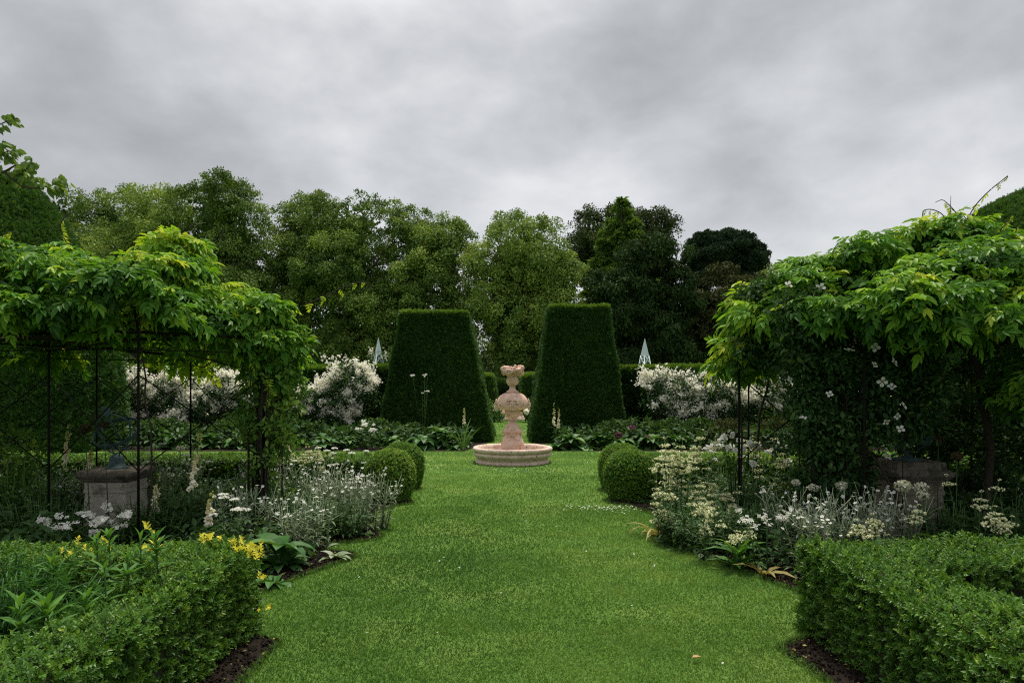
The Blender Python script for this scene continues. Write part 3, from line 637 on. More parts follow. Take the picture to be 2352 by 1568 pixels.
# ================================================================= MINT OBELISKS
def lattice(x, ytop, Y, label):
    p = at(x, ytop, Y); H = p[2]; o = thing('lattice_obelisk', label, 'obelisk', (p[0], Y, 0), .5, 'mint painted wooden obelisks')
    W = .46; hs = H - .62
    wa = lambda z: W * (1 - z / (H + .03)) + .004
    mb = MB()
    for sx, sy in ((-1, -1), (1, -1), (1, 1), (-1, 1)):
        mb.tube([(sx * wa(0), sy * wa(0), 0), (sx * wa(hs), sy * wa(hs), hs + .02)], .022, 4)
    mb.build('frame', 'mint', o)
    mb = MB(); mb.frust(wa(hs) + .012, wa(hs) + .012, hs, .004, .004, H); mb.build('spire', 'mint', o)
    for q in range(4):
        mb = MB(); R = np.array([[math.cos(q * PI / 2), -math.sin(q * PI / 2), 0], [math.sin(q * PI / 2), math.cos(q * PI / 2), 0], [0, 0, 1]])
        zs = np.linspace(.1, hs, 9)
        for a, b in zip(zs[:-1], zs[1:]):
            for sx in (-1, 1):
                mb.tube([R @ np.array([sx * wa(a), -wa(a) - .012, a]), R @ np.array([-sx * wa(b), -wa(b) - .012 - .008 * sx, b])], .021, 4)
        mb.build('lattice_panel', 'mint', o)
lattice(869, 775, 24, 'pale mint lattice obelisk with rose around it, left above the hedge')
lattice(1481, 777, 24, 'pale mint lattice obelisk standing clear above the hedge, right of the yew towers')

# ================================================================= ROSES AND SHRUBS
def leafcloud(mb, cs, rads, per, pr, size, seed, mat, tb=0, flat=.8, upd=.4, droop=.1, shell=.45):
    r = RNG(seed); ns = len(cs); k = np.repeat(np.arange(ns), per); n = len(k)
    v = unit(r.normal(size=(n, 3)) + [0, 0, upd]); q = r.random(n) ** shell
    pos = cs[k] + v * (rads[k] * q)[:, None] * [1, 1, flat]
    d = v + r.normal(size=(n, 3)) * .7 + [0, 0, -droop]; nm = v * .6 + r.normal(size=(n, 3)) * .5 + [0, 0, .7]
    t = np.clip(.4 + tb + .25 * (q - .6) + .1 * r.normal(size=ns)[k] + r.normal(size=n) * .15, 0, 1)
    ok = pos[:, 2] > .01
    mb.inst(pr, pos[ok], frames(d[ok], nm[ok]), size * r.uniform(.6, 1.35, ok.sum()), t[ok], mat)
def rose(name, label, Y, blobs, seed, fl=1.0, leafm='clematis', petal='rosewhite', group='white rambling roses against the yew hedge', fs=.031, ydep=.45, fdown=-.08, cat='rose'):
    """blobs: bearing x, y, half width, half height of each arching mass"""
    r = RNG(seed); mb = MB(); fb = MB(); x0 = np.mean([b[0] for b in blobs]); base = at(x0, 900, Y); base[2] = 0
    for (x, y, rx, ry) in blobs:
        c = at(x, y, Y); R = np.array([rx, min(rx, ry) * ydep * 2, ry]) / FPX * Y
        ns = int(rx * ry / 38) + 5; d = unit(r.normal(size=(ns, 3)) + [0, -.25, .3]); cs = c + d * R * r.uniform(.55, 1.05, ns)[:, None]
        cs[:, 2] = np.maximum(cs[:, 2], .2); rad = r.uniform(.14, .3, ns)
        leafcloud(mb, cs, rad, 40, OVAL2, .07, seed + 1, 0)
        for _ in range(int((4 + rx / 9) * min(fl, 1.2))):
            p0 = c + np.array([r.uniform(-.85, .85) * R[0], r.uniform(-.5, .3) * R[1], R[2] * .45]); u = unit(np.array([r.normal() * .35, r.normal() * .25, 1.0])); ln = r.uniform(.5, 1.15) * (R[2] * .6 + .18)
            for w in range(7):
                pc_ = p0 + u * ln * w / 6 + np.array([u[0], u[1], 0]) * .25 * (w / 6) ** 2; n = int(r.integers(4, 11))
                fb.inst(FLOW5, pc_ + r.normal(size=(n, 3)) * .045, frames(r.normal(size=(n, 3)), r.normal(size=(n, 3)) * .55 + [0, -.55, .5]), fs * r.uniform(.55, 1.15, n), np.clip(r.normal(.62, .25, n), 0, 1))
        # arching sprays of bloom
        na = int(rx * ry / 30 * fl) + 3; dd = unit(r.normal(size=(na, 3)) + [0, -.35, .35]); dd = dd[(dd[:, 2] > fdown) & (noise3(dd, 4.2, seed + int(x)) > -.12)]
        for q in dd:
            p0 = c + q * R * r.uniform(.6, .98); u = unit(np.array([q[0] + r.normal() * .5, -.3 + r.normal() * .4, .5 + r.normal() * .4])); ln = r.uniform(.15, .42) + .25 * max(0, q[2] - .5); m = int(r.integers(4, 9))
            for w in range(m):
                f = w / m; pc_ = p0 + u * ln * f + [0, 0, -.35 * ln * f * f]; n = int(r.integers(8, 20)); sp_ = r.uniform(.03, .065)
                P = pc_ + r.normal(size=(n, 3)) * sp_
                fb.inst(FLOW5, P, frames(r.normal(size=(n, 3)), r.normal(size=(n, 3)) * .55 + [0, -.55, .5]), fs * r.uniform(.55, 1.15, n), np.clip(r.normal(.62, .25, n), 0, 1))
    o = thing(name, label, cat, base, group=group)
    fb.build('blossom', petal, o, loc=tuple(-base)); st = mb
    for (x, y, rx, ry) in blobs:
        for i in range(5):
            e = at(x + r.uniform(-.6, .6) * rx, y + r.uniform(-.3, .6) * ry, Y); s = base + np.array([(e - base)[0] * .7 + r.normal() * .1, r.normal() * .1, 0])
            st.tube([s, s * .5 + e * .5 + [0, 0, .15], e], [.018, .012, .006], 5, mat=1)
    mb.build('foliage', [leafm, 'vinewood'], o, loc=tuple(-base))
    return o
rose('rambling_rose', 'first mass of pale pink-white roses beside the yew dome under the first arbor', 19.6, [(300, 885, 34, 30), (355, 920, 60, 48), (415, 900, 45, 40), (330, 960, 40, 40)], 71)
rose('rambling_rose', 'second mass of white roses framed by the first arbor posts', 19.4, [(520, 905, 55, 42), (470, 935, 45, 40), (570, 930, 40, 50), (590, 880, 30, 20), (430, 960, 40, 40)], 72)
rose('rambling_rose', 'tall cream rose mound next to the foot of the yew tower', 19.8, [(800, 875, 45, 40), (770, 920, 55, 45), (835, 900, 35, 50), (720, 915, 35, 25), (790, 965, 50, 40), (700, 950, 30, 30)], 73, .8)
rose('rambling_rose', 'brightest wide white rose bank against the bare hedge', 19.3, [(1505, 890, 30, 30), (1560, 900, 60, 42), (1640, 895, 55, 42), (1530, 930, 45, 35), (1660, 935, 50, 45), (1590, 950, 70, 40)], 74, 1.15)
rose('rambling_rose', 'white rose bank seen through the leaves of the second arbor', 19.4, [(1780, 895, 50, 40), (1815, 930, 40, 40), (1740, 930, 40, 40), (1900, 930, 60, 50), (2000, 950, 50, 50)], 75)
rose('climbing_rose', 'few pale pink roses climbing a mint lattice obelisk', 24, [(858, 826, 6, 11), (884, 830, 6, 10)], 76, .25, group='climbing roses')
rose('rose_bush', 'small distant white rose bush left of the far plinth', 29.5, [(1130, 948, 16, 22), (1142, 968, 16, 14)], 77, .16, 'climber', fs=.09, group='distant rose bushes')
rose('rose_bush', 'small distant white rose bush right of the far plinth', 29.5, [(1212, 945, 18, 22), (1225, 965, 20, 16)], 78, .16, 'climber', fs=.09, group='distant rose bushes')
def shrub(name, label, Y, blobs, mat, seed, size=.07, per=60, pr=OVAL2, cat='shrub', group=None, tb=0, ydep=.8, dn=30.):
    r = RNG(seed); mb = MB(); x0 = np.mean([b[0] for b in blobs]); base = at(x0, 900, Y); base[2] = 0
    for (x, y, rx, ry) in blobs:
        c = at(x, y, Y); R = np.array([rx, min(rx, ry) * ydep, ry]) / FPX * Y; ns = int(rx * ry / dn) + 6
        d = unit(r.normal(size=(ns, 3)) + [0, 0, .2]); cs = c + d * R * r.uniform(.4, 1.0, ns)[:, None]; cs[:, 2] = np.maximum(cs[:, 2], .08)
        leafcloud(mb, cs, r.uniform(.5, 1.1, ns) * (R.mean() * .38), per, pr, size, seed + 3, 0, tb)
    o = thing(name, label, cat, base, group=group); st = mb
    for i in range(6):
        b = blobs[i % len(blobs)]; e = at(b[0] + r.uniform(-.5, .5) * b[2], b[1], Y) - base; st.tube(base + np.array([(e[0] * .5 + r.normal() * .03, 0, 0), (e[0] * .8, 0, e[2] * .5), e]), [.012, .009, .004], 5, mat=1)
    mb.build('foliage', [mat, 'vinewood'], o, loc=tuple(-base))
    return o
shrub('spirea_shrub', 'bronze green fine-leaved shrub in the far border behind the white roses', 17.6, [(1660, 1000, 50, 36), (1700, 1010, 45, 32)], 'bronzefir', 81, .05, 70, tb=.4)
shrub('spirea_shrub', 'olive fine-leaved shrub in the far border seen through the second arbor', 17.8, [(1790, 995, 50, 36), (1850, 1000, 40, 40)], 'bronzefir', 82, .05, 60, tb=.5)

def broadleaf(mb, c, n, L, r, mat=0, el=(.35, 1.2), pr=BIGLEAF, tb=0):
    a = np.arange(n) * 2.4 + r.uniform(0, 6); e = r.uniform(el[0], el[1], n); d = np.stack([np.cos(a) * np.cos(e), np.sin(a) * np.cos(e), np.sin(e)], 1)
    nm = np.stack([-np.cos(a) * np.sin(e), -np.sin(a) * np.sin(e), np.cos(e)], 1)
    s = L * r.uniform(.65, 1.15, n); p = np.tile(np.asarray(c, float), (n, 1)) + np.stack([np.cos(a), np.sin(a), 0 * a], 1) * L * .06
    mb.inst(pr, p, frames(d, nm + r.normal(size=(n, 3)) * .15), s, np.clip(r.normal(.5 + tb, .2, n), 0, 1), mat)
def rosette(name, label, x, y, Y, n, L, seed, mat='hosta', el=(.35, 1.2), pr=BIGLEAF, tiers=1, cat='plant', group=None, tb=0):
    r = RNG(seed); c = at(x, y, Y); c[2] = 0; mb = MB(); st = MB()
    for t in range(tiers): broadleaf(mb, (r.normal() * .1 * L, r.normal() * .1 * L, t * L * .38), n, L * (1 - .12 * t), r, 0, el, pr, tb + .1 * t)
    st.tube([(0, 0, 0), (.01, 0, L * .3 * tiers)], [.012, .006], 6)
    o = thing(name, label, cat, c, group=group); mb.build('leaves', mat, o); st.build('stem', 'green', o)
    return o
G1 = 'broad-leaved plants along the far border'
for i, (x, Y, n, L, tr, lab) in enumerate([
    (655, 17.0, 13, .42, 2, 'broad-leaved plant at the border edge just right of the first arbor post'), (745, 16.9, 14, .5, 2, 'spreading broad-leaved plant below the cream rose mound'), (790, 17.2, 13, .45, 2, 'broad-leaved plant beside a white phlox in the far border'),
    (905, 17.1, 13, .45, 2, 'broad-leaved plant behind the left box balls'), (965, 17.0, 14, .5, 2, 'dark broad-leaved plant at the foot of the left yew tower, nearest the box balls'), (1010, 17.2, 16, .5, 3, 'tallest lush broad-leaved plant under the left yew tower beside the strappy iris'), (1040, 16.9, 9, .35, 1, 'low broad-leaved plant at the turf edge under the iris'),
    (1275, 16.9, 12, .4, 1, 'low broad-leaved plant beside the fountain basin'), (1310, 17.0, 16, .5, 2, 'lush rosette plant first to the right of the fountain basin'), (1375, 17.1, 14, .5, 2, 'broad-leaved plant in the middle of the right yew tower foot'), (1345, 16.8, 9, .34, 1, 'small low rosette at the turf edge under the right yew tower'),
    (1430, 17.0, 13, .45, 2, 'broad-leaved plant behind the right box balls'), (1500, 17.1, 13, .5, 2, 'long-leaved plant between the right box balls and the cream flowers'), (1560, 17.3, 12, .5, 2, 'broad-leaved plant under the brightest white rose bank'),
    (480, 17.2, 12, .5, 2, 'broad-leaved plant seen between the two thin arbor posts'), (550, 17.3, 12, .5, 2, 'broad-leaved plant under the second rose mass'), (400, 17.2, 12, .5, 2, 'broad-leaved plant behind the tall white foxglove'), (600, 17.0, 12, .45, 2, 'broad-leaved plant behind the leafy arbor post'), (1900, 17.1, 12, .5, 2, 'broad-leaved plant of the far border behind the second arbor')]):
    rosette('border_plant', lab, x, 1037, Y, n, L, 100 + i, tiers=tr, group=G1)
for i, (x, Y, w, h, mat, lab) in enumerate([(690, 18.2, 60, 40, 'green', 'feathery dark green perennial clump below the first cream roses'), (860, 18.4, 70, 38, 'green', 'fine-leaved dark perennial clump at the left corner of the left yew tower'), (940, 18.3, 40, 30, 'green', 'dark leafy perennial clump against the left yew tower'), (1400, 18.2, 55, 36, 'green', 'fine-leaved perennial clump against the right yew tower'),
                                         (1475, 18.2, 55, 42, 'green', 'flecked perennial clump with small cream flowers below the bright rose bank'), (1545, 18.4, 60, 40, 'green', 'tall green perennial clump left of the bronze shrub'), (1610, 18.4, 45, 42, 'green', 'upright blue-green perennial clump between bright roses and bronze shrub'), (540, 18.4, 80, 40, 'green', 'dark perennial clump below the second rose mass'), (380, 18.4, 90, 40, 'green', 'dark perennial clump below the first rose mass'), (1950, 18.2, 100, 45, 'green', 'dark perennial clump at the far end behind the second arbor')]):
    shrub('border_perennial', lab, Y, [(x, 1005, w, h), (x + 12, 1020, w * .9, h * .7)], mat, 140 + i, .1, 46, DIAM, 'plant', 'fine-leaved plants in the far border', ydep=.6, tb=.15)

# generic upright stem clump ---------------------------------------------------------------
def stemclump(name, label, c, n, H, spread, seed, kind, leafm, petal, cat, group=None, lean=.25, fs=.02, leafn=10, leafL=.09, sr=.0035):
    r = RNG(seed); L = MB(); Fl = MB(); base = np.array([c[0], c[1], 0.])
    for i in range(n):
        a = r.uniform(0, 6.28); q = math.sqrt(r.random()); p0 = np.array([math.cos(a) * q * spread[0], math.sin(a) * q * spread[1], 0])
        h = H * r.uniform(.5 if kind == 'valerian' else .7, 1.08); ln = np.array([p0[0] * lean / max(spread[0], .05) + r.normal() * .06, p0[1] * lean / max(spread[1], .05) * .5 + r.normal() * .05, 0]) * h
        pts = [p0, p0 + ln * .35 + [0, 0, h * .5], p0 + ln + [0, 0, h]]
        L.tube(pts, [sr * 1.3, sr, sr * .7], 4, r.uniform(.3, .9)); tip = pts[2]
        m = leafn; t = r.uniform(.03, .85, m) ** (1.5 if kind == 'lychnis' else 1.0); P = p0 + ln * (t ** 1.5)[:, None] + np.c_[np.zeros((m, 2)), t * h]
        b = r.uniform(0, 6.28, m); d = np.stack([np.cos(b), np.sin(b), r.uniform(.1, 1.1, m)], 1)
        L.inst(LANCE if kind != 'wide' else OVAL2, P, frames(d, r.normal(size=(m, 3)) * .3 + [0, 0, 1]), leafL * r.uniform(.6, 1.4, m) * (1.25 - t * .7), np.clip(r.normal(.45, .2, m), 0, 1))
        if kind == 'lychnis':
            nb = r.integers(2, 5); tips = [tip]
            for j in range(nb):
                s = r.uniform(.5, .85); b0 = p0 + ln * s ** 1.5 + [0, 0, h * s]; e = b0 + np.array([r.normal() * .07, r.normal() * .07, h * r.uniform(.12, .3)])
                L.tube([b0, (b0 + e) / 2 + r.normal(size=3) * .008, e], [sr * .9, sr * .8, sr * .7], 3, .8); tips.append(e)
            for e in tips:
                if r.random() < .5:
                    nn = np.array([[r.normal() * .3, -.1 + r.normal() * .3, 1]]); Fl.inst(FLOW5, np.array([e]), frames(r.normal(size=(1, 3)), nn), fs * r.uniform(.7, 1.15), r.random(1))
                    L.inst(OCTA, np.array([e - [0, 0, .008]]), np.eye(3)[None], np.array([[.004, .004, .009]]), np.array([.6]))
                else: L.inst(OCTA, np.array([e]), np.eye(3)[None], np.array([[.005, .005, .011]]), np.array([.8]))
        elif kind == 'valerian':
            nt = r.integers(2, 5)
            for j in range(nt):
                z = h - j * .055 * H / .8 - .02 * (j > 0); w = .014 + .0085 * j
                ct = p0 + ln * (z / h) ** 1.5 + [0, 0, z]
                arms = 1 if j == 0 else 3
                for b in range(arms):
                    ba = r.uniform(0, 6.28) if arms == 1 else 2.09 * b + j * 1.0; cc = ct + (0 if arms == 1 else 1) * np.array([math.cos(ba), math.sin(ba), .1]) * w * 1.5
                    m = 13; v = unit(r.normal(size=(m, 3)) + [0, 0, .5]); Fl.inst(OCTA, cc + v * [w, w, w * .55], frames(r.normal(size=(m, 3)), v), w * .3 * r.uniform(.7, 1.3, m), np.clip(r.normal(.5, .25, m), 0, 1))
                    if arms > 1: L.tube([ct - [0, 0, .02], cc - [0, 0, w * .3]], sr * .6, 3, .6)
        elif kind in ('rocket', 'wide'):
            for j in range(r.integers(1, 4)):
                cc = tip + r.normal(size=3) * [.03, .03, .02]; m = r.integers(4, 9); v = r.normal(size=(m, 3)) * [.022, .022, .01]
                Fl.inst(FLOW4, cc + v, frames(r.normal(size=(m, 3)), r.normal(size=(m, 3)) * .4 + [0, -.5, 1]), fs * r.uniform(.7, 1.2, m), r.random(m)); L.tube([tip - [0, 0, .05], cc], sr * .6, 3, .5)
        elif kind == 'umbel':
            m = 26; a2 = r.uniform(0, 6.28, m); q2 = np.sqrt(r.random(m)) * .045
            Fl.inst(FLOW5, tip + np.stack([np.cos(a2) * q2, np.sin(a2) * q2, .012 - q2 * .25], 1), frames(r.normal(size=(m, 3)), r.normal(size=(m, 3)) * .3 + [0, 0, 1]), fs * .55 * r.uniform(.7, 1.2, m), r.random(m))
            for j in range(7): L.tube([tip - [0, 0, .05], tip + np.array([math.cos(j * .9) * .03, math.sin(j * .9) * .03, 0])], sr * .5, 3, .5)
    o = thing(name, label, cat, base, group=group)
    L.build('foliage', leafm, o)
    if Fl.n: Fl.build('blossom', petal, o)
    return o
def gy(x, Y): return ((x - VX) / FPX * Y, Y)
GL = 'silver campion clumps with white flowers'
LYC = [ # x, Y, stems, height, spread, label
    (1880, 5.75, 34, .62, (.2, .2), 'nearest silver campion clump behind the right foreground hedge, nearest the lawn'), (1965, 5.9, 40, .66, (.22, .2), 'densest silver campion clump in the middle of the white drift before the stone pedestal'), (2045, 6.1, 26, .62, (.18, .18), 'silver campion clump leaning against the right stone pedestal'),
    (1830, 6.3, 20, .6, (.2, .2), 'silver campion clump behind the nearest one in the right bed'),
    (840, 7.6, 40, .6, (.24, .24), 'silver campion clump spilling out to the lawn beside the left box ball'), (775, 7.9, 44, .62, (.28, .25), 'whitest silver campion clump in front of the left low hedge'), (700, 8.3, 34, .64, (.3, .25), 'silver campion clump at the right side of the leafy arbor post foot'),
    (700, 6.7, 30, .5, (.24, .2), 'low grey campion clump behind the big-leaved plant'), (560, 7.0, 30, .56, (.32, .25), 'sparse campion clump between the tall foxglove and the leafy arbor post'), (590, 8.7, 30, .66, (.3, .25), 'campion clump left of the leafy arbor post foot by the low hedge'),
    (400, 8.9, 28, .66, (.34, .25), 'campion drift right of the left stone pedestal'), (140, 8.2, 26, .6, (.4, .25), 'dim campion clump left of the left stone pedestal')]
for i, (x, Y, n, H, sp, lab) in enumerate(LYC):
    stemclump('campion', lab, gy(x, Y), n, H, sp, 200 + i, 'lychnis', 'silver', 'white', 'flower', GL, fs=.0145 + .0005 * Y, leafn=15)
GV = 'cream white valerian clumps'
VAL = [(1545, 7.4, 16, .98, (.16, .15), 'tall cream valerian clump at the lawn edge beside the right box balls'), (1590, 7.7, 16, 1.05, (.2, .18), 'tallest cream valerian clump with the highest spire, right of the box balls'), (1535, 7.0, 10, .55, (.14, .1), 'short cream valerian at the bed corner on the lawn edge'), (1650, 7.2, 12, .68, (.2, .18), 'cream valerian clump in front of the first iron post of the second arbor'),
       (1770, 8.6, 11, 1.0, (.16, .16), 'cream valerian clump between the two iron posts of the second arbor'), (1625, 6.3, 6, .62, (.1, .1), 'yellowish valerian stem halfway up the right bed'), (2235, 5.5, 4, .82, (.06, .06), 'lone white valerian spire before the dark right arbor'), (2285, 5.3, 6, .62, (.09, .08), 'white domed valerian at the far right behind the hedge'), (2130, 5.4, 3, .62, (.05, .05), 'small white valerian right of the tall alliums'),
       (1700, 6.0, 6, .38, (.12, .08), 'low white valerian above the bare soil edge of the right bed'), (2040, 5.5, 8, .55, (.13, .08), 'white valerian in front of the right stone pedestal'), (740, 9.6, 8, .72, (.3, .12), 'cream valerian along the left low hedge')]
for i, (x, Y, n, H, sp, lab) in enumerate(VAL):
    stemclump('valerian', lab, gy(x, Y), n, H, sp, 230 + i, 'valerian', 'green', 'cream', 'flower', GV, leafn=12, leafL=.1, lean=.15)
OTH = [('sweet_rocket', 'white flower heads over strappy leaves left of the left pedestal', 175, 6.0, 9, .45, (.22, .1), 'rocket', 'green', .022), ('sweet_rocket', 'white flower heads in front of the left pedestal face', 262, 6.2, 5, .44, (.14, .08), 'rocket', 'green', .022), ('yarrow', 'flat white umbels beside the yellow hedge shoots', 500, 6.4, 7, .55, (.22, .15), 'umbel', 'green', .022),
       ('yarrow', 'flat cream umbels over the left low hedge by the box ball', 745, 9.75, 16, .66, (.55, .12), 'umbel', 'green', .026), ('sweet_rocket', 'small white flowers at the soil edge of the right bed', 1760, 5.9, 8, .5, (.15, .1), 'rocket', 'green', .018), ('white_phlox', 'white phlox cluster in the far border left of the yew tower', 845, 17.0, 8, .62, (.15, .1), 'rocket', 'green', .045),
       ('white_phlox', 'tall white flower sprig standing against the left yew tower', 972, 18.6, 5, 1.75, (.12, .1), 'rocket', 'green', .022), ('yarrow', 'white umbels on tall stems right of the left pedestal', 430, 8.6, 4, .85, (.35, .15), 'umbel', 'green', .026), ('white_phlox', 'white blooms along the low hedge beyond the right arbor', 1720, 9.6, 14, .72, (.5, .15), 'rocket', 'green', .03)]
for i, (nm, lab, x, Y, n, H, sp, kd, lm, fs) in enumerate(OTH): stemclump(nm, lab, gy(x, Y), n, H, sp, 260 + i, kd, lm, 'white', 'flower', fs=fs, leafn=9)
# leafy fillers: distinct herb clumps between the flowers
HERB = [(1700, 6.6, .5, 'leafy herb clump with a lime leaf under the first iron post of the second arbor'), (1600, 6.7, .45, 'leafy herb clump under the short valerians'), (1780, 7.6, .55, 'dark leafy clump behind the campion drift'), (1930, 8.0, .6, 'dark leafy clump under the clematis wall'), (2200, 6.5, .5, 'shaded leafy clump right of the right pedestal'), (2330, 6.3, .6, 'leafy clump at the far right edge behind the hedge'),
        (1670, 8.8, .55, 'leafy clump behind the tallest valerians'), (430, 7.4, .5, 'dark leafy foxglove-bed clump right of the left pedestal'), (350, 7.0, .42, 'leafy clump at the foot of the front iron post'), (620, 7.6, .42, 'leafy clump at the foot of the leafy arbor post'), (680, 7.4, .4, 'green clump among the left campions'), (760, 7.2, .38, 'dark green clump under the left campions by the lawn'), (110, 6.8, .5, 'shaded leafy clump at the left edge before the yew dome'), (30, 7.6, .75, 'yellow-green shrubby plant at the left edge before the yew dome'), (500, 8.0, .5, 'leafy clump between tall foxglove and low hedge'), (2100, 8.6, .6, 'shaded leafy clump behind the right pedestal'), (200, 9.2, .5, 'shaded clump behind the left pedestal')]
for i, (x, Y, h, lab) in enumerate(HERB):
    stemclump('herb_clump', lab, gy(x, Y), 46, h, (.32, .25), 290 + i, 'leafy', 'lilyleaf' if i == 13 else 'green', 'white', 'plant', 'leafy green clumps in the flower beds', leafn=16, leafL=.11)
# bed carpet
def carpet():
    r = RNG(88); mb = MB()
    for bed, sx in ((bedL, -1), (bedR, 1)):
        n = 15000; P = np.stack([sx * r.uniform(1.75, 7.5, n), r.uniform(4.8, 10.1, n)], 1); P = P[inside(P - [sx * .25, 0], bed) & inside(P, bed)]
        
        pc_ = np.array(gy(266, 8.0) if sx < 0 else gy(2080, 7.3)); P = P[~((np.abs(P[:, 0] - pc_[0] * P[:, 1] / pc_[1]) < .5) & (P[:, 1] < pc_[1]) & (P[:, 1] > pc_[1] - 2.2))]
        e = np.minimum(1, np.abs(P[:, 0] - sx * 1.7) / .9); n = len(P)
        q = np.c_[P, r.random(n) ** 1.4 * .34 * e * (1 + .5 * noise3(np.c_[P, 0 * P[:, 0]], 3, 5))]; q[:, 2] = np.maximum(q[:, 2], .01)
        mb.inst(OVAL2, q, frames(r.normal(size=(n, 3)) * [1, 1, .5] + [0, 0, .3], r.normal(size=(n, 3)) * .5 + [0, 0, 1]), r.uniform(.04, .11, n), np.clip(r.normal(.35, .2, n), 0, 1))
    for sx, x0 in ((-1, .9), (1, 1.4)):
        n = 5000; P = np.stack([sx * r.uniform(x0, 12, n), r.uniform(16.9, 20.5, n)], 1)
        q = np.c_[P, r.random(n) ** 1.3 * .5]; mb.inst(OVAL2, q, frames(r.normal(size=(n, 3)) * [1, 1, .5] + [0, 0, .4], r.normal(size=(n, 3)) * .5 + [0, 0, 1]), r.uniform(.1, .24, n), np.clip(r.normal(.3, .2, n), 0, 1))
    tag(mb.build('undergrowth', 'green'), kind='stuff')
carpet()
rosette('burdock', 'big-leaved glossy plant at the front of the left bed above the soil', 640, 1290, 5.95, 11, .36, 310, tiers=2, el=(.5, 1.35), group=None, tb=-.15)
rosette('burdock', 'low big-leaved plant behind the yellow hedge corner', 625, 1330, 5.45, 8, .26, 311, el=(.2, .9))
rosette('lambs_ear', 'grey-green leaf rosette at the lawn edge tip of the left bed', 765, 1285, 6.25, 13, .19, 312, 'silver', (.4, 1.3), tb=-.1)
rosette('lambs_ear', 'tiny leaf rosette on bare soil at the bed tip by the left campions', 838, 1225, 7.2, 9, .15, 313, 'green', (.2, .9), tb=.2)
rosette('lambs_ear', 'small grey rosette at the soil edge of the right bed', 1625, 1290, 6.35, 10, .16, 314, 'silver', (.2, .9), tb=-.2)
rosette('withered_plant', 'straw yellow withered leaves on the bare soil before the right hedge', 1750, 1315, 5.75, 14, .26, 315, 'straw', (-.05, .9), LANCE)
rosette('withered_plant', 'dry yellow stems bending at the corner of the right bed', 1530, 1215, 7.25, 22, .4, 316, 'straw', (.2, 1.2), STRAP)
rosette('withered_plant', 'yellowing upright leaves beside the withered ones on the right soil', 1700, 1290, 5.95, 12, .32, 317, 'lilyleaf', (.6, 1.35), LANCE, 2)
rosette('iris', 'strappy iris leaves by the fountain under the left yew tower', 1060, 1035, 16.9, 22, .8, 318, 'hosta', (1.1, 1.56), blade(4, .011, .7, .5, .4), tb=.3)
rosette('iris', 'thin upright iris leaves right of the right pedestal', 2150, 1200, 6.6, 30, .5, 319, 'green', (.6, 1.5), STRAIGHT)
rosette('daylily', 'strappy arching daylily leaves left of the left pedestal', 120, 1210, 6.6, 60, .62, 320, 'green', (.4, 1.4), STRAP)
rosette('daylily', 'strappy dark leaves in front of the left pedestal foot', 300, 1215, 6.9, 30, .5, 321, 'green', (.5, 1.4), STRAP)
# lilies in the little left bed
GLY = 'leafy lily shoots in the small left bed'
def lily(x, ytop, Y, seed, lab, n=46, L=.11):
    r = RNG(seed); top = at(x, ytop, Y); h = top[2]; mb = MB(); st = MB()
    st.tube([(0, 0, 0), (.01, .01, h * .5), (0, 0, h * .96)], [.006, .005, .004], 5)
    t = np.sort(r.uniform(.2, 1, n)) ** .75; a = np.arange(n) * 2.4; e = .1 + 1.15 * t ** 4 + r.normal(size=n) * .12
    d = np.stack([np.cos(a) * np.cos(e), np.sin(a) * np.cos(e), np.sin(e)], 1); nm = np.stack([-np.cos(a) * np.sin(e), -np.sin(a) * np.sin(e), np.cos(e)], 1)
    mb.inst(LILYLEAF, np.c_[np.zeros((n, 2)), t * h * .96], frames(d, nm), L * (1.15 - .5 * t ** 3) * r.uniform(.8, 1.15, n), np.clip(.2 + .4 * t ** 2 + r.normal(size=n) * .12, 0, 1))
    o = thing('lily_shoot', lab, 'plant', (top[0], Y, 0), group=GLY); mb.build('leaves', 'lilyleaf', o); st.build('stem', 'green', o)
LILYLEAF = blade(4, .12, .55, .4)
for i, (x, y, Y, lab) in enumerate([(222, 1222, 3.75, 'leafy lily shoot at the back of the small bed, left of the front pedestal corner'), (250, 1218, 3.85, 'leafy lily shoot rearmost in the row beside yellow hedge tips'), (322, 1228, 3.8, 'leafy lily shoot just left of the yellow-tipped one'), (358, 1212, 3.75, 'tallest leafy lily shoot with a yellow tip beside it'), (122, 1275, 3.5, 'leafy lily shoot next to the feathery plant'), (240, 1285, 3.4, 'leafy lily shoot in the middle of the small bed'), (292, 1262, 3.55, 'leafy lily shoot in front of the inner hedge face'), (200, 1350, 3.15, 'short leafy lily shoot in the dark hollow'),
                                     (108, 1375, 2.95, 'short lily shoot low beside the inner hedge edge'), (45, 1375, 2.85, 'wide-leaved lily shoot at the left edge nearest the camera')]):
    lily(x, y, Y, 330 + i, lab, 40, .12 if i < 8 else .15)
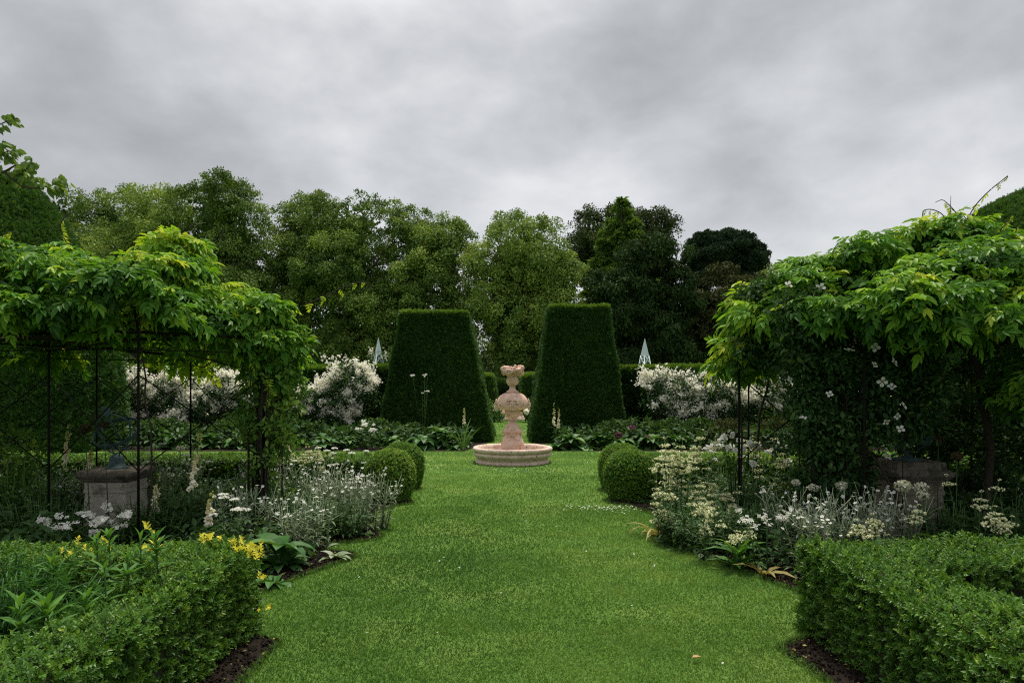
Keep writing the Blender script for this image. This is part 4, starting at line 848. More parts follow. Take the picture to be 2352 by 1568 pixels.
def feather(x, ytop, Y, seed, lab):
    r = RNG(seed); top = at(x, ytop, Y); h = max(.3, top[2]); mb = MB(); st = MB(); n = 2600
    k = r.integers(0, 26, n); a = r.uniform(0, 6.28, 26); l = r.uniform(.1, .34, 26)
    s = r.random(n); P = np.stack([np.cos(a)[k] * l[k] * s, np.sin(a)[k] * l[k] * s, h * (.35 + .65 * s ** .7) * r.uniform(.75, 1.05, 26)[k]], 1) + r.normal(size=(n, 3)) * .012
    d = np.stack([np.cos(a)[k], np.sin(a)[k], .7 - s], 1) + r.normal(size=(n, 3)) * .6
    mb.inst(diamond(.035, .01, .15), P, frames(d, r.normal(size=(n, 3)) + [0, 0, 1]), .075 * r.uniform(.6, 1.3, n), np.clip(r.normal(.5, .2, n), 0, 1))
    for i in range(26): st.tube([(0, 0, 0), (math.cos(a[i]) * l[i] * .4, math.sin(a[i]) * l[i] * .4, h * .6), (math.cos(a[i]) * l[i], math.sin(a[i]) * l[i], h * .97)], .003, 3)
    o = thing('feathery_plant', lab, 'plant', (top[0], Y, 0), group='feathery green plants in the small left bed'); mb.build('foliage', 'feather', o); st.build('stem', 'green', o)
feather(30, 1275, 3.7, 350, 'fine feathery green plant at the left edge behind the lilies'); feather(62, 1330, 3.3, 351, 'fine feathery green plant in front of its twin at the left edge'); feather(-20, 1330, 3.25, 352, 'fine feathery green plant cut by the left picture edge')
# foxgloves
def foxglove(x, ytop, ybot, Y, tipx, seed, lab, dim=0):
    r = RNG(seed); top, bot = at(tipx, ytop, Y), at(x, ybot, Y); base = np.array([bot[0] - (top[0] - bot[0]) * .3, Y, 0]); mb = MB(); st = MB()
    b, t_ = bot - base, top - base; st.tube([(0, 0, 0), b, (b + t_) / 2, t_], [.008, .007, .005, .002], 5, .4)
    n = 46; s = np.sort(r.random(n)); P = b + (t_ - b) * s[:, None]; a = r.uniform(-.9, .9, n) - PI / 2 + np.where(r.random(n) < .25, PI, 0)
    d = np.stack([np.cos(a) * .8, np.sin(a) * .8, -.9 + 1.4 * s ** 2], 1); L = .062 * (1.1 - .75 * s)
    bell = []
    V = []; F = []
    for j, (yy, rr) in enumerate(((0, .1), (.3, .22), (.75, .27), (1, .38))):
        for q in range(6): V.append((rr * math.cos(q * PI / 3), yy, rr * math.sin(q * PI / 3)))
    for j in range(3):
        for q in range(6): F.append((j * 6 + q, j * 6 + (q + 1) % 6, j * 6 + 6 + (q + 1) % 6, j * 6 + 6 + q))
    mb.inst(proto(V, F), P, frames(d, r.normal(size=(n, 3))), L, np.clip(1.0 - .8 * s + r.normal(size=n) * .06, 0, 1))
    o = thing('foxglove', lab, 'flower', base, group='white foxglove spires'); mb.build('blossom', 'foxglove', o); st.build('stem', 'green', o)
    lf = MB(); broadleaf(lf, (0, 0, .02), 9, .24, r, 0, (.1, 1.0)); lf.build('leaves', 'hosta', o)
foxglove(440, 996, 1120, 6.9, 460, 360, 'tall leaning white foxglove, brightest and largest of the spires')
foxglove(480, 1130, 1195, 6.6, 488, 361, 'small greenish foxglove bud spire right of the tall white foxglove')
foxglove(352, 1085, 1175, 7.3, 366, 362, 'white foxglove beside the right edge of the left pedestal')
foxglove(150, 975, 1072, 8.8, 160, 363, 'dim foxglove spire left of the left pedestal near the yew dome'); foxglove(204, 1030, 1086, 8.6, 210, 364, 'pale foxglove just over the left pedestal cap'); foxglove(640, 1012, 1060, 9.2, 648, 365, 'white foxglove right of the leafy arbor post'); foxglove(662, 1000, 1040, 9.5, 655, 366, 'second small white foxglove beside the leafy arbor post')
foxglove(1066, 938, 975, 17.6, 1066, 367, 'faded cream foxglove spire before the left yew tower'); foxglove(1272, 925, 975, 17.6, 1273, 368, 'faded foxglove spire before the right yew tower, nearest the fountain'); foxglove(1283, 938, 978, 17.8, 1284, 369, 'shorter faded foxglove spire before the right yew tower')
# alliums
def allium(x, y, Y, R, seed, lab, pet='allium', bent=0):
    r = RNG(seed); c = at(x, y, Y); base = np.array([c[0] + bent, Y + .05, 0]); mb = MB(); st = MB(); h = c - base
    st.tube([(0, 0, 0), h * [.45, .5, .5], h], [.006, .005, .004], 5, .6)
    n = 190; v = unit(r.normal(size=(n, 3)) + [0, 0, .35]); P = h + v * (R * r.uniform(.75, 1.05, n))[:, None] * [1, 1, .8]
    mb.inst(FLOW5, P, frames(r.normal(size=(n, 3)), v), R * .17 * r.uniform(.7, 1.3, n), np.clip(r.normal(.55, .25, n), 0, 1))
    for i in range(40): st.tube([h, h + v[i] * R * [.95, .95, .75]], .0012, 3, .5)
    o = thing('allium', lab, 'flower', base, group='alliums with round flower heads'); mb.build('flower_head', pet, o); st.build('stem', 'green', o)
for i, (x, y, Y, R, pet, lab, bent) in enumerate([(2074, 1116, 5.5, .06, 'allium', 'largest cream allium head, leftmost of the three before the right pedestal', .14), (2116, 1120, 5.7, .055, 'allium', 'brownish cream allium head behind the lower one before the right pedestal', .12), (2120, 1138, 5.5, .048, 'allium', 'lower of the overlapping allium heads before the right pedestal', .1), (1932, 1116, 6.3, .05, 'allium', 'pale allium head above the middle of the campion drift', .03), (1868, 1120, 6.4, .045, 'allium', 'pale allium head over the left end of the campion drift', 0.02), (1828, 1108, 6.6, .04, 'allium', 'whitest small allium head behind the first iron post of the second arbor', .02), (1888, 1122, 6.9, .045, 'allium', 'dull allium head beside the pale pair over the campions', 0),
                                                  (1730, 1025, 7.9, .045, 'allium', 'green-white allium head standing above the valerians', .02), (1745, 1030, 8.1, .042, 'allium', 'dark green allium head next to the green-white one', .02), (2198, 1048, 6.5, .05, 'alliumdark', 'dry brown allium seed head on a thin stem in the dark right arbor', 0.02), (2155, 1010, 6.8, .05, 'alliumdark', 'dim dry allium head higher in the dark right arbor', .02),
                                                  (414, 1030, 7.8, .045, 'allium', 'white allium head left of the tall foxglove', -.02), (348, 1028, 7.9, .03, 'allium', 'small white allium head right of the left armillary', -.02), (195, 985, 7.2, .06, 'alliumdark', 'dark allium seed head left of the armillary ring', .03), (238, 975, 7.4, .045, 'alliumdark', 'dark allium seed head touching the armillary ring', .03), (1422, 1060 - 58, 17.2, .13, 'purple', 'dusky purple allium head in the far border near the yew corner', 0), (1488, 1010, 17.1, .14, 'purple', 'brightest purple allium head in the far border', 0), (1452, 985, 17.5, .12, 'purple', 'dim purple allium head higher in the far border', 0)]):
    allium(x, y, Y, R, 380 + i, lab, pet, bent)
# cluster of big white roses in the right bed
def bigrose():
    r = RNG(401); base = np.array([*gy(1690, 7.9), 0]); mb = MB(); fb = MB(); st = MB()
    tips = [at(x, y, 7.9 + r.normal() * .1) - base for x, y in ((1662, 1003), (1664, 1010), (1680, 998), (1697, 1012), (1672, 1028), (1688, 1035), (1705, 1030), (1722, 1018), (1700, 1075), (1730, 1065), (1655, 1012))]
    for e in tips:
        st.tube([(e[0] * .3, 0, 0), (e[0] * .5, 0, e[2] * .6), e], [.006, .005, .003], 4, .4)
        for k in range(3): fb.inst(flower(5, .5, .35 + .3 * k), np.array([e]), frames(r.normal(size=(1, 3)), np.array([[r.normal() * .4, -.8, .6]])), .045 - .011 * k, np.array([.95]))
        t = r.random(14); P = np.array([e[0] * .5, 0, e[2] * .5]) * (1 - t)[:, None] + e * t[:, None]
        mb.inst(OVAL2, P, frames(r.normal(size=(14, 3)), r.normal(size=(14, 3)) * .5 + [0, 0, 1]), .055, np.clip(r.normal(.5, .2, 14), 0, 1))
    o = thing('white_rose', 'large open white roses beside the first iron post of the second arbor', 'rose', base); mb.build('foliage', 'climber', o); fb.build('blossom', 'white', o); st.build('stem', 'green', o)
bigrose()

# ================================================================= PEDESTALS AND ARMILLARIES
M['dimstone'] = surf('shaded_stone', (.15, .13, .1), (.25, .22, .18), 7, .92, .5, stain=((.08, .07, .055), 6, .5))  # darker copy of the pedestal stone, arbor shade put into its colour
def pedestal(x, Y, rotz, zc, lab, double=False):
    p = gy(x, Y); o = thing('stone_pedestal', lab, 'pedestal', (*p, 0), rotz, 'stone pedestals inside the arbors')
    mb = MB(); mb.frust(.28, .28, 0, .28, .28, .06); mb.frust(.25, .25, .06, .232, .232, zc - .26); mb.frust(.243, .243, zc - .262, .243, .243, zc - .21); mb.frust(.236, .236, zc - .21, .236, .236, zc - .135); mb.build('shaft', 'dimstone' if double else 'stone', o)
    mb = MB(); mb.frust(.245, .245, zc - .14, .275, .275, zc - .10); mb.frust(.275, .275, zc - .10, .305, .305, zc - .065); mb.frust(.305, .305, zc - .065, .31, .31, zc - .025); mb.frust(.31, .31, zc - .025, .275, .275, zc)
    if double: mb.frust(.26, .26, zc - .004, .25, .25, zc + .08)
    c = mb.build('cap', 'capstone', o)
    for ob in o.children:
        m = ob.modifiers.new('bev', 'BEVEL'); m.width = .007; m.segments = 2
    return p
def ring(mb, R, w, th, M3, c):
    n = 56; t = np.arange(n) / n * 2 * PI; V = []
    for (r_, z) in ((R - th, -w), (R, -w), (R, w), (R - th, w)): V.append(np.stack([r_ * np.cos(t), r_ * np.sin(t), np.full(n, z)], 1))
    V = np.concatenate(V) @ np.array(M3).T + c; F = []
    for k in range(4):
        for j in range(n): F.append((k * n + j, k * n + (j + 1) % n, ((k + 1) % 4) * n + (j + 1) % n, ((k + 1) % 4) * n + j))
    mb.raw(V, F, .5, 0)
def armillary(p, z, lab, zc, rotz, base=True):
    o = thing('armillary_sphere', lab, 'sundial', (*p, z), rotz, 'armillary sundials on the pedestals'); R = .26; c = np.array([0, 0, zc])
    mb = MB()
    if base: mb.lathe([(.135, 0), (.125, .012), (.1, .03), (.085, .06), (.078, .11), (.072, .135), (.05, .15), (.02, .155)], seg=28)
    else: mb.lathe([(.15, 0), (.15, .012), (.14, .02), (.05, .03), (.03, .06)], seg=28)
    mb.build('base', 'bronze', o)
    rx = lambda a: np.array([[1, 0, 0], [0, math.cos(a), -math.sin(a)], [0, math.sin(a), math.cos(a)]])
    ry = lambda a: np.array([[math.cos(a), 0, math.sin(a)], [0, 1, 0], [-math.sin(a), 0, math.cos(a)]])
    for R3, rr, w in ((rx(.62), R, .02), (ry(PI / 2) @ rx(0), R * .97, .009), (rx(PI / 2 + .5) @ ry(.0), R * .94, .008)):
        mb = MB(); ring(mb, rr, w, .008, R3, c); mb.build('ring', 'bronze', o)
    mb = MB(); d = np.array([0, -.62, .78]) if base else np.array([.75, -.2, -.45]); d = d / np.linalg.norm(d)
    mb.tube([c - d * R * 1.1, c + d * R * 1.25], .008, 6); mb.raw(np.array([(-.055, 0, -.03), (.055, 0, -.03), (.055, 0, .06), (-.055, 0, .06), (-.055, .01, -.03), (.055, .01, -.03), (.055, .01, .06), (-.055, .01, .06)]) + c + d * R * 1.2, [(0, 1, 2, 3), (7, 6, 5, 4), (0, 4, 5, 1), (1, 5, 6, 2), (2, 6, 7, 3), (3, 7, 4, 0)])
    mb.build('arrow', 'bronze', o)
    mb = MB(); zz = zc - R
    for s in (-1, 1): mb.tube([(s * .02, 0, .13), (s * .06, 0, zz + .06), (s * .05, 0, zz + .1)], .007, 5)
    mb.tube([(0, 0, .02), (0, 0, zz + .01)], .012, 6); mb.build('bracket', 'bronze', o)
pL = pedestal(268, 8.0, 0, .63, 'weathered stone pedestal with a single slab cap, under the first arbor')
armillary(pL, .63, 'blue-green armillary sundial on a bell-shaped foot under the first arbor', .42, -.1)
pR = pedestal(2085, 7.3, 0, .72, 'darker stone pedestal with a stepped cap, in the deep shade of the second arbor', True)
armillary(pR, .80, 'dark armillary sundial on a flat disc foot in the second arbor', .34, .5, False)

# ================================================================= ARBORS
def arbor(lab, posts, zr, top, seed, braces):
    c = np.mean([p[:2] for p in posts], axis=0); o = thing('iron_arbor', lab, 'arbor', (c[0], c[1], 0), group='iron garden arbors'); cc = np.array([c[0], c[1], 0])
    mb0 = None; n = len(posts)
    for (x, y) in posts:
        mb = MB(); P = np.array([x, y, 0]) - cc; T = np.array([P[0], P[1], zr]); ap = np.array([0, 0, top]); pts = [P - [0, 0, .1], P + [0, 0, 1.2], T]
        for t in (.25, .5, .75, 1): pts.append(T * (1 - t) + ap * t + np.array([0, 0, .28 * math.sin(PI * t) * 1.2]) - [0, 0, 0])
        mb.tube(pts, .0125, 7); mb.build('post', 'iron', o)
    for z, rr in ((zr, .012), (zr - .17, .006)):
        mb = MB(); pts = []
        for i in range(n + 1):
            a = np.array([*posts[i % n], z]) - cc; b = np.array([*posts[(i + 1) % n], z]) - cc
            if i < n:
                for t in (0, .33, .66): q = a * (1 - t) + b * t; q[:2] *= 1 + .09 * math.sin(PI * t); pts.append(q)
        pts.append(pts[0]); mb.tube(pts, rr, 6); mb.build('ring_rail', 'iron', o)
    for (i, j) in braces:
        for (za, zb) in ((.75, 1.7), (1.7, .75)):
            mb = MB(); a = np.array([*posts[i], za]) - cc; b = np.array([*posts[j], zb]) - cc; mb.tube([a, (a + b) / 2 + [0, .012 * (1 if za < zb else -1), 0], b], .0065, 5); mb.build('brace', 'iron', o)
    return o
def G(x, Y): return gy(x, Y)
postsL = [G(112, 6.9), G(318, 6.75), (-2.72, 7.75), G(590, 9.1), G(438, 9.6), G(222, 9.4), (-6.35, 8.5), (-6.15, 7.4)]
postsR = [(2.62, 7.6), (3.42, 6.85), G(1985, 6.55), (5.6, 6.7), (6.4, 7.7), (6.1, 8.9), (4.9, 9.5), (3.3, 9.2)]
arbor('iron arbor with a see-through open front and thin crossed braces, at the left', postsL, 2.12, 2.62, 500, [(0, 1), (1, 2), (3, 4), (4, 5), (5, 6), (7, 0)])
arbor('iron arbor mostly hidden in dark clematis leaves, at the right', postsR, 2.12, 2.62, 501, [(0, 1), (1, 2), (4, 5), (5, 6)])

def umbrellas(mb, cs, rads, per, seed, L=.165, hang=.4, tb=0., centre=None):
    """each clump throws compound leaves out and a little down from its crown"""
    r = RNG(seed); ns = len(cs); k = np.repeat(np.arange(ns), (per * (rads / rads.mean()) ** 2).astype(int)); n = len(k)
    v = unit(r.normal(size=(n, 3)) + [0, 0, .55]); q = r.random(n) ** .5
    P = cs[k] + v * (rads[k] * q)[:, None] * [1, 1, .75]
    out = unit((cs - np.array([*centre, 1.7])) * [1, 1, .25])[k]
    e = r.uniform(-hang - .3, .45, n) - .2 * q
    a = np.arctan2(v[:, 1] + out[:, 1] * .7, v[:, 0] + out[:, 0] * .7) + r.normal(size=n) * .75
    d = np.stack([np.cos(a) * np.cos(e), np.sin(a) * np.cos(e), np.sin(e)], 1)
    nm = v * .5 + out * .35 + [0, 0, .75] + r.normal(size=(n, 3)) * .35
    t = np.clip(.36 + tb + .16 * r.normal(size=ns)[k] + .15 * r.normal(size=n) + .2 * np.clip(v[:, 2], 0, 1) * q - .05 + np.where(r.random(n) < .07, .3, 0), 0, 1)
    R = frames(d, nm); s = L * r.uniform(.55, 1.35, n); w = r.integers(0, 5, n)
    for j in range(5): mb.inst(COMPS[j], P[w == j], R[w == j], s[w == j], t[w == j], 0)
def dome_clumps(c, RX, RY, z0, z1, n, seed, pw=2.6, jit=.09):
    r = RNG(seed); a = r.uniform(0, 6.28, n); q = np.sqrt(r.random(n)) * 1.02; z = z0 + (z1 - z0) * (1 - np.minimum(q, 1) ** pw)
    return np.stack([c[0] + np.cos(a) * q * RX, c[1] + np.sin(a) * q * RY, z + r.normal(size=n) * jit], 1)
def hair(mb, c, r, l=.35):
    p = [np.array(c)]; d = np.array([r.normal() * .3, r.normal() * .3, 1.0])
    for i in range(6): p.append(p[-1] + d * l / 6); d = d + np.array([r.normal() * .25, r.normal() * .2, -.28])
    mb.tube(p, np.linspace(.0035, .0012, 7), 3, .5)
def wisteria(lab, sets, vines, tendrils, seed, centre):
    r = RNG(seed); mb = MB(); base = np.array([centre[0], centre[1], 0.]); 
    for (cs, rad, per, hang, tb) in sets:
        rr = r.uniform(.7, 1.25, len(cs)) * rad; umbrellas(mb, cs, rr, per, int(r.integers(1e6)), hang=hang, tb=tb, centre=centre)
    o = thing('wisteria', lab, 'climber', base, group='wisterias over the arbors'); mb.build('foliage', 'wisteria', o, loc=tuple(-base))
    for v, rad in vines:
        mv = MB(); v = np.array(v, float); n = len(v); t = np.linspace(0, n - 1, n * 5); p = np.stack([np.interp(t, np.arange(n), v[:, i]) for i in range(3)], 1)
        p[1:-1] = (p[:-2] + p[1:-1] + p[2:]) / 3; p += r.normal(size=p.shape) * .008 + np.stack([np.sin(t * 3.1), np.cos(t * 2.7), np.sin(t * 2.2)], 1) * .018
        mv.tube(p, np.linspace(rad, rad * .55, len(p)), 7); mv.build('trunk' if rad > .03 else 'branch', 'vinewood', o, loc=tuple(-base))
    for td in tendrils:
        mv = MB(); p = np.array(td, float); t = np.linspace(0, len(p) - 1, len(p) * 4); P = np.stack([np.interp(t, np.arange(len(p)), p[:, i]) for i in range(3)], 1)
        for _ in range(3): P[1:-1] = (P[:-2] + 2 * P[1:-1] + P[2:]) / 4
        mv.tube(P, np.linspace(.0075, .003, len(P)), 4); 
        k = np.linspace(2, len(P) * .55, 5).astype(int)
        mv.inst(COMPOUND, P[k], frames(r.normal(size=(5, 3)) * .3 + [0, 0, -1], r.normal(size=(5, 3)) + [0, -.4, 0]), np.linspace(.11, .05, 5), np.full(5, .9), 1)
        mv.build('tendril', ['vinewood', 'wisteria'], o, loc=tuple(-base))
    return o
# --- left wisteria
cL = (-4.7, 8.0)
cs1 = dome_clumps((-5.25, 7.75), 1.85, 1.75, 2.3, 2.9, 125, 510, jit=.12); cs1 = cs1[cs1[:, 0] < -.45 * cs1[:, 1] - .25]
rim = []
r = RNG(511)
for a in np.linspace(-2.9, .9, 42):
    rim.append((-4.85 + 2.0 * math.cos(a), 7.85 + 1.6 * math.sin(a), 2.42 + r.normal() * .13))
rim = np.array(rim); rim = rim[rim[:, 0] < -.45 * rim[:, 1] - .1]
lump = np.array([at(x, y, Y) for x, y, Y in ((395, 575, 7.9), (430, 575, 8.2), (440, 620, 7.9), (410, 630, 7.5), (380, 590, 8.4), (345, 620, 7.2), (430, 670, 7.4), (390, 690, 7.1))])
east = np.array([at(x - 38, y - 34, Y) for x, y, Y in ((560, 725, 8.1), (610, 720, 8.2), (600, 755, 7.7), (650, 760, 8.3), (665, 805, 8.0), (640, 820, 7.7), (580, 790, 7.6), (530, 775, 7.5), (672, 850, 8.3), (655, 890, 8.1), (620, 850, 7.9), (540, 745, 8.0), (560, 800, 8.9), (685, 840, 7.9), (480, 770, 7.4), (650, 740, 7.8))])
backs = dome_clumps((-4.6, 9.2), 1.9, .7, 1.9, 2.45, 34, 512)
vinesL = [([(-2.72, 7.8, 0), (-2.78, 7.8, .9), (-2.7, 7.75, 1.6), (-2.8, 7.8, 2.1), (-3.6, 7.4, 2.32), (-4.6, 7.2, 2.4)], .04), ([(-2.95, 8.2, 0), (-2.85, 8.0, 1.0), (-2.95, 8.1, 2.0), (-3.6, 8.6, 2.35)], .028),
          ([(-6.1, 7.2, 2.32), (-5.2, 6.95, 2.26), (-4.2, 6.9, 2.2), (-3.3, 7.2, 2.16), (-2.8, 7.6, 2.1)], .026), ([(-5.9, 7.5, 2.5), (-5.0, 7.1, 2.42), (-4.4, 7.0, 2.25)], .05), ([(-5.6, 9.0, 2.1), (-4.6, 9.3, 2.0), (-3.4, 9.0, 2.05)], .024),
          ([(-3.9, 7.0, 2.5), (-3.75, 7.05, 2.2), (-3.4, 7.3, 1.95), (-2.9, 7.8, 1.75)], .014), ([(-4.4, 9.0, 2.2), (-4.1, 9.2, 1.8), (-3.5, 9.1, 2.1)], .013), ([(-5.5, 7.0, 2.2), (-4.9, 6.9, 1.95), (-4.0, 6.85, 1.98)], .012), ([(-6.2, 7.1, 2.05), (-5.4, 6.9, 2.02), (-4.6, 6.8, 2.1), (-3.8, 6.95, 2.06), (-3.0, 7.5, 2.08)], .03), ([(-5.8, 7.2, 2.3), (-5.0, 6.9, 2.12), (-4.2, 6.82, 2.02), (-3.4, 7.05, 2.12)], .018), ([(-3.55, 6.8, .3), (-3.5, 6.78, 1.2), (-3.62, 6.85, 2.0), (-4.0, 7.0, 2.4)], .011), ([(-3.6, 8.9, 2.2), (-3.9, 8.2, 2.25), (-4.3, 7.4, 2.15), (-4.7, 6.9, 2.2)], .015)]
tendL = [[at(690, 705, 8), at(740, 683, 8), at(790, 658, 8), at(830, 645, 8), at(848, 652, 8), at(852, 668, 8), at(846, 684, 8)], [at(155, 560, 7), at(135, 520, 7), at(150, 495, 7), at(172, 487, 7)],
         [at(5, 560, 7), at(2, 545, 7), at(15, 533, 7), at(38, 533, 7), at(44, 540, 7)], [at(375, 545, 8), at(378, 530, 8), at(400, 522, 8), at(425, 525, 8)]] + [[at(x, y, Y), at(x + 3, y + l * .4, Y), at(x - 2, y + l * .75, Y), at(x + 5, y + l, Y)] for x, y, Y, l in ((60, 700, 6.7, 110), (140, 690, 6.8, 90), (205, 700, 6.7, 130), (262, 690, 6.8, 100), (345, 690, 6.9, 120), (405, 700, 7.1, 95), (470, 720, 7.3, 120), (520, 740, 7.4, 110), (575, 800, 7.5, 130), (615, 850, 7.6, 120), (660, 850, 7.9, 140))]
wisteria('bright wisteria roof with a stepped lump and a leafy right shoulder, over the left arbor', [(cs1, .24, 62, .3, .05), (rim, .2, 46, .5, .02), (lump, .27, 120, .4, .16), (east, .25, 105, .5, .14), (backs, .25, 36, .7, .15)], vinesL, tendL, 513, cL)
# --- right wisteria
cR = (4.55, 7.9)
cs2 = dome_clumps((4.95, 7.55), 2.25, 1.75, 2.25, 2.92, 120, 520, jit=.13)
pk = np.array([at(x, y, Y) for x, y, Y in ((2130, 550, 7.4), (2200, 545, 7.2), (2260, 560, 7.3), (2180, 590, 7.8), (2090, 575, 7.8), (2300, 590, 7.0), (2345, 600, 6.9), (2030, 600, 7.6), (1960, 620, 7.4), (1900, 625, 7.5), (1850, 625, 7.7), (1840, 660, 7.3), (2240, 600, 6.8), (2130, 620, 7.0))])
west = np.array([at(x, y, Y) for x, y, Y in ((1745, 695, 7.9), (1715, 740, 7.8), (1700, 790, 7.7), (1690, 830, 7.9), (1735, 770, 8.1), (1760, 720, 7.4), (1725, 840, 8.2), (1790, 690, 7.8))])
rim2 = np.array([(4.95 + 2.3 * math.cos(a), 7.65 + 1.7 * math.sin(a), 2.25 + .1 * math.sin(a * 7)) for a in np.linspace(-2.6, .4, 26)])
side2 = np.array([(x, y, z) for x, y, z in zip(RNG(6).uniform(4.9, 6.6, 26), RNG(7).uniform(6.2, 7.0, 26), RNG(8).uniform(1.3, 2.3, 26))])
vinesR = [([(4.9, 7.0, 0), (4.95, 6.95, 1.0), (4.85, 7.0, 1.9), (4.4, 7.2, 2.4)], .045), ([(5.5, 6.7, 0), (5.45, 6.75, 1.2), (5.3, 6.9, 2.2)], .03), ([(2.7, 7.6, 2.15), (3.5, 6.9, 2.2), (4.6, 6.6, 2.25), (5.8, 6.8, 2.3)], .025), ([(3.3, 9.1, 0), (3.4, 9.1, 1.2), (3.6, 8.8, 2.2)], .022)]
tendR = [[at(2215, 515, 7.2), at(2240, 470, 7.2), at(2275, 435, 7.2), at(2305, 412, 7.2), at(2316, 402, 7.2), at(2312, 412, 7.2), at(2300, 420, 7.2)], [at(2180, 520, 7.2), at(2165, 490, 7.2), at(2140, 480, 7.2), at(2120, 482, 7.2), at(2118, 500, 7.2), at(2125, 515, 7.2)], [at(2205, 500, 7.3), at(2185, 475, 7.3), at(2165, 457, 7.3), at(2148, 465, 7.3)], [at(2180, 520, 7.3), at(2183, 490, 7.3), at(2184, 450, 7.3)], [at(2290, 540, 6.9), at(2320, 500, 6.9), at(2345, 455, 6.9)], [at(2060, 540, 7.4), at(2040, 525, 7.4), at(2025, 530, 7.4)], [at(2330, 560, 6.8), at(2335, 520, 6.8), at(2345, 500, 6.8)]]
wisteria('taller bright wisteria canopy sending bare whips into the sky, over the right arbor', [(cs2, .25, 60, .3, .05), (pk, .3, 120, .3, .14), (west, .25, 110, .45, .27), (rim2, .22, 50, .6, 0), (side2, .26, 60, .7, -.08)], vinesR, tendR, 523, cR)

# --- clematis wall on the right arbor, rose on the left post
def climber(name, label, cat, boxes, mat, seed, size, per, flowers=None, pr=OVAL2, wood=(), petal='white', fsz=.06, tb=0.):
    r = RNG(seed); mb = MB(); cs, rd = [], []
    for (x0, x1, y0, y1, z0, z1, n) in boxes:
        cs.append(np.stack([r.uniform(x0, x1, n), r.uniform(y0, y1, n), r.uniform(z0, z1, n)], 1)); rd.append(r.uniform(.1, .2, n))
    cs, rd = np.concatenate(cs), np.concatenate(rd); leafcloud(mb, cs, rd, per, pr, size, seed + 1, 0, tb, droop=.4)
    base = np.array([cs[:, 0].mean(), cs[:, 1].mean(), 0]); o = thing(name, label, cat, base); st = mb
    for w in wood: st.tube(np.array(w, float), np.linspace(.016, .007, len(w)), 5, mat=1)
    for i in range(14):
        k = r.choice(len(cs), 3, replace=False); p = cs[k][np.argsort(cs[k][:, 2])]; st.tube(np.concatenate([[p[0] * [1, 1, 0]], p]), [.009, .007, .005, .003], 4, mat=1)
    mb.build('foliage', [mat, 'vinewood'], o, loc=tuple(-base))
    for (x, y, Y, s) in flowers or ():
        fb = MB(); fb.inst(FLOW4, np.zeros((1, 3)), frames(r.normal(size=(1, 3)), np.array([[r.normal() * .6, -1, .15 + r.normal() * .45]])), s * .82, np.array([.75])); fb.inst(OCTA, np.array([[0, -.01, 0]]), np.eye(3)[None], .009, np.array([0.]), 1)
        fb.build('flower', [petal, 'straw'], o, loc=tuple(at(x, y, Y) - base))
    return o
CF = [(1950, 805, 6.4, .06), (2010, 798, 6.4, .058), (2053, 832, 6.3, .055), (2026, 876, 6.35, .062), (2048, 888, 6.4, .05), (1905, 905, 6.5, .045), (2075, 932, 6.35, .058), (2060, 955, 6.4, .045), (2008, 838, 6.4, .045), (2035, 968, 6.4, .045), (2068, 985, 6.4, .05), (2040, 1046, 6.5, .05), (1965, 770, 6.5, .045), (1845, 960, 6.6, .05), (1810, 655, 7.0, .06), (1985, 720, 6.5, .04), (1815, 870, 6.7, .04), (1885, 660, 6.9, .06)]
climber('clematis', 'dark clematis curtain with large white four-petalled flowers on the right arbor', 'climber', [(3.0, 3.75, 6.7, 7.1, .5, 1.9, 125), (2.75, 4.2, 6.65, 7.2, 1.75, 2.5, 170), (3.75, 4.4, 6.6, 6.95, 1.1, 1.85, 50), (2.6, 3.3, 7.2, 7.7, 1.85, 2.65, 50), (3.6, 4.8, 8.9, 9.4, .6, 2.2, 60)], 'clematis', 530, .06, 78, CF,
        wood=[[(3.42, 6.85, 0), (3.4, 6.83, 1), (3.45, 6.85, 2)], [(3.95, 6.6, .2), (3.7, 6.7, .8), (3.45, 6.85, 1.2)], [(2.62, 7.6, 0), (2.66, 7.62, 1), (2.6, 7.6, 2)]])
climber('ivy_climber', 'dense dark ivy mass deep inside the right arbor behind the pedestal', 'climber', [(4.4, 6.9, 8.3, 9.6, .2, 2.4, 230), (5.2, 7.0, 6.9, 8.2, .1, 1.6, 120)], 'clematis', 531, .07, 70)
climber('rambler', 'light green climbing rose leaves hanging down the right post of the left arbor', 'climber', [(-2.9, -2.42, 7.6, 8.3, 1.25, 2.3, 75), (-2.95, -2.5, 7.6, 8.2, .7, 1.3, 34), (-2.95, -2.65, 7.6, 8.1, .2, .8, 14)], 'climber', 532, .07, 34, [(690, 808, 8, .025), (668, 900, 8, .025), (604, 985, 8, .022)],
        wood=[[(-2.74, 7.75, 0), (-2.66, 7.7, .8), (-2.72, 7.75, 1.6), (-2.7, 7.7, 2.2)], [(-2.8, 7.85, 0), (-2.83, 7.8, .9), (-2.75, 7.8, 1.9)], [(-2.95, 8.0, 0), (-2.9, 7.95, 1.2), (-2.85, 7.9, 2.1)], [(-2.68, 7.6, 0), (-2.73, 7.66, 1.1), (-2.7, 7.7, 2.1)]], tb=.3)
climber('rose_bush_climber', 'shaded leafy rose at the far left edge, with yellowing leaves', 'climber', [(-6.6, -5.4, 7.4, 8.4, .3, 1.0, 50)], 'climber', 533, .07, 34, tb=.25)

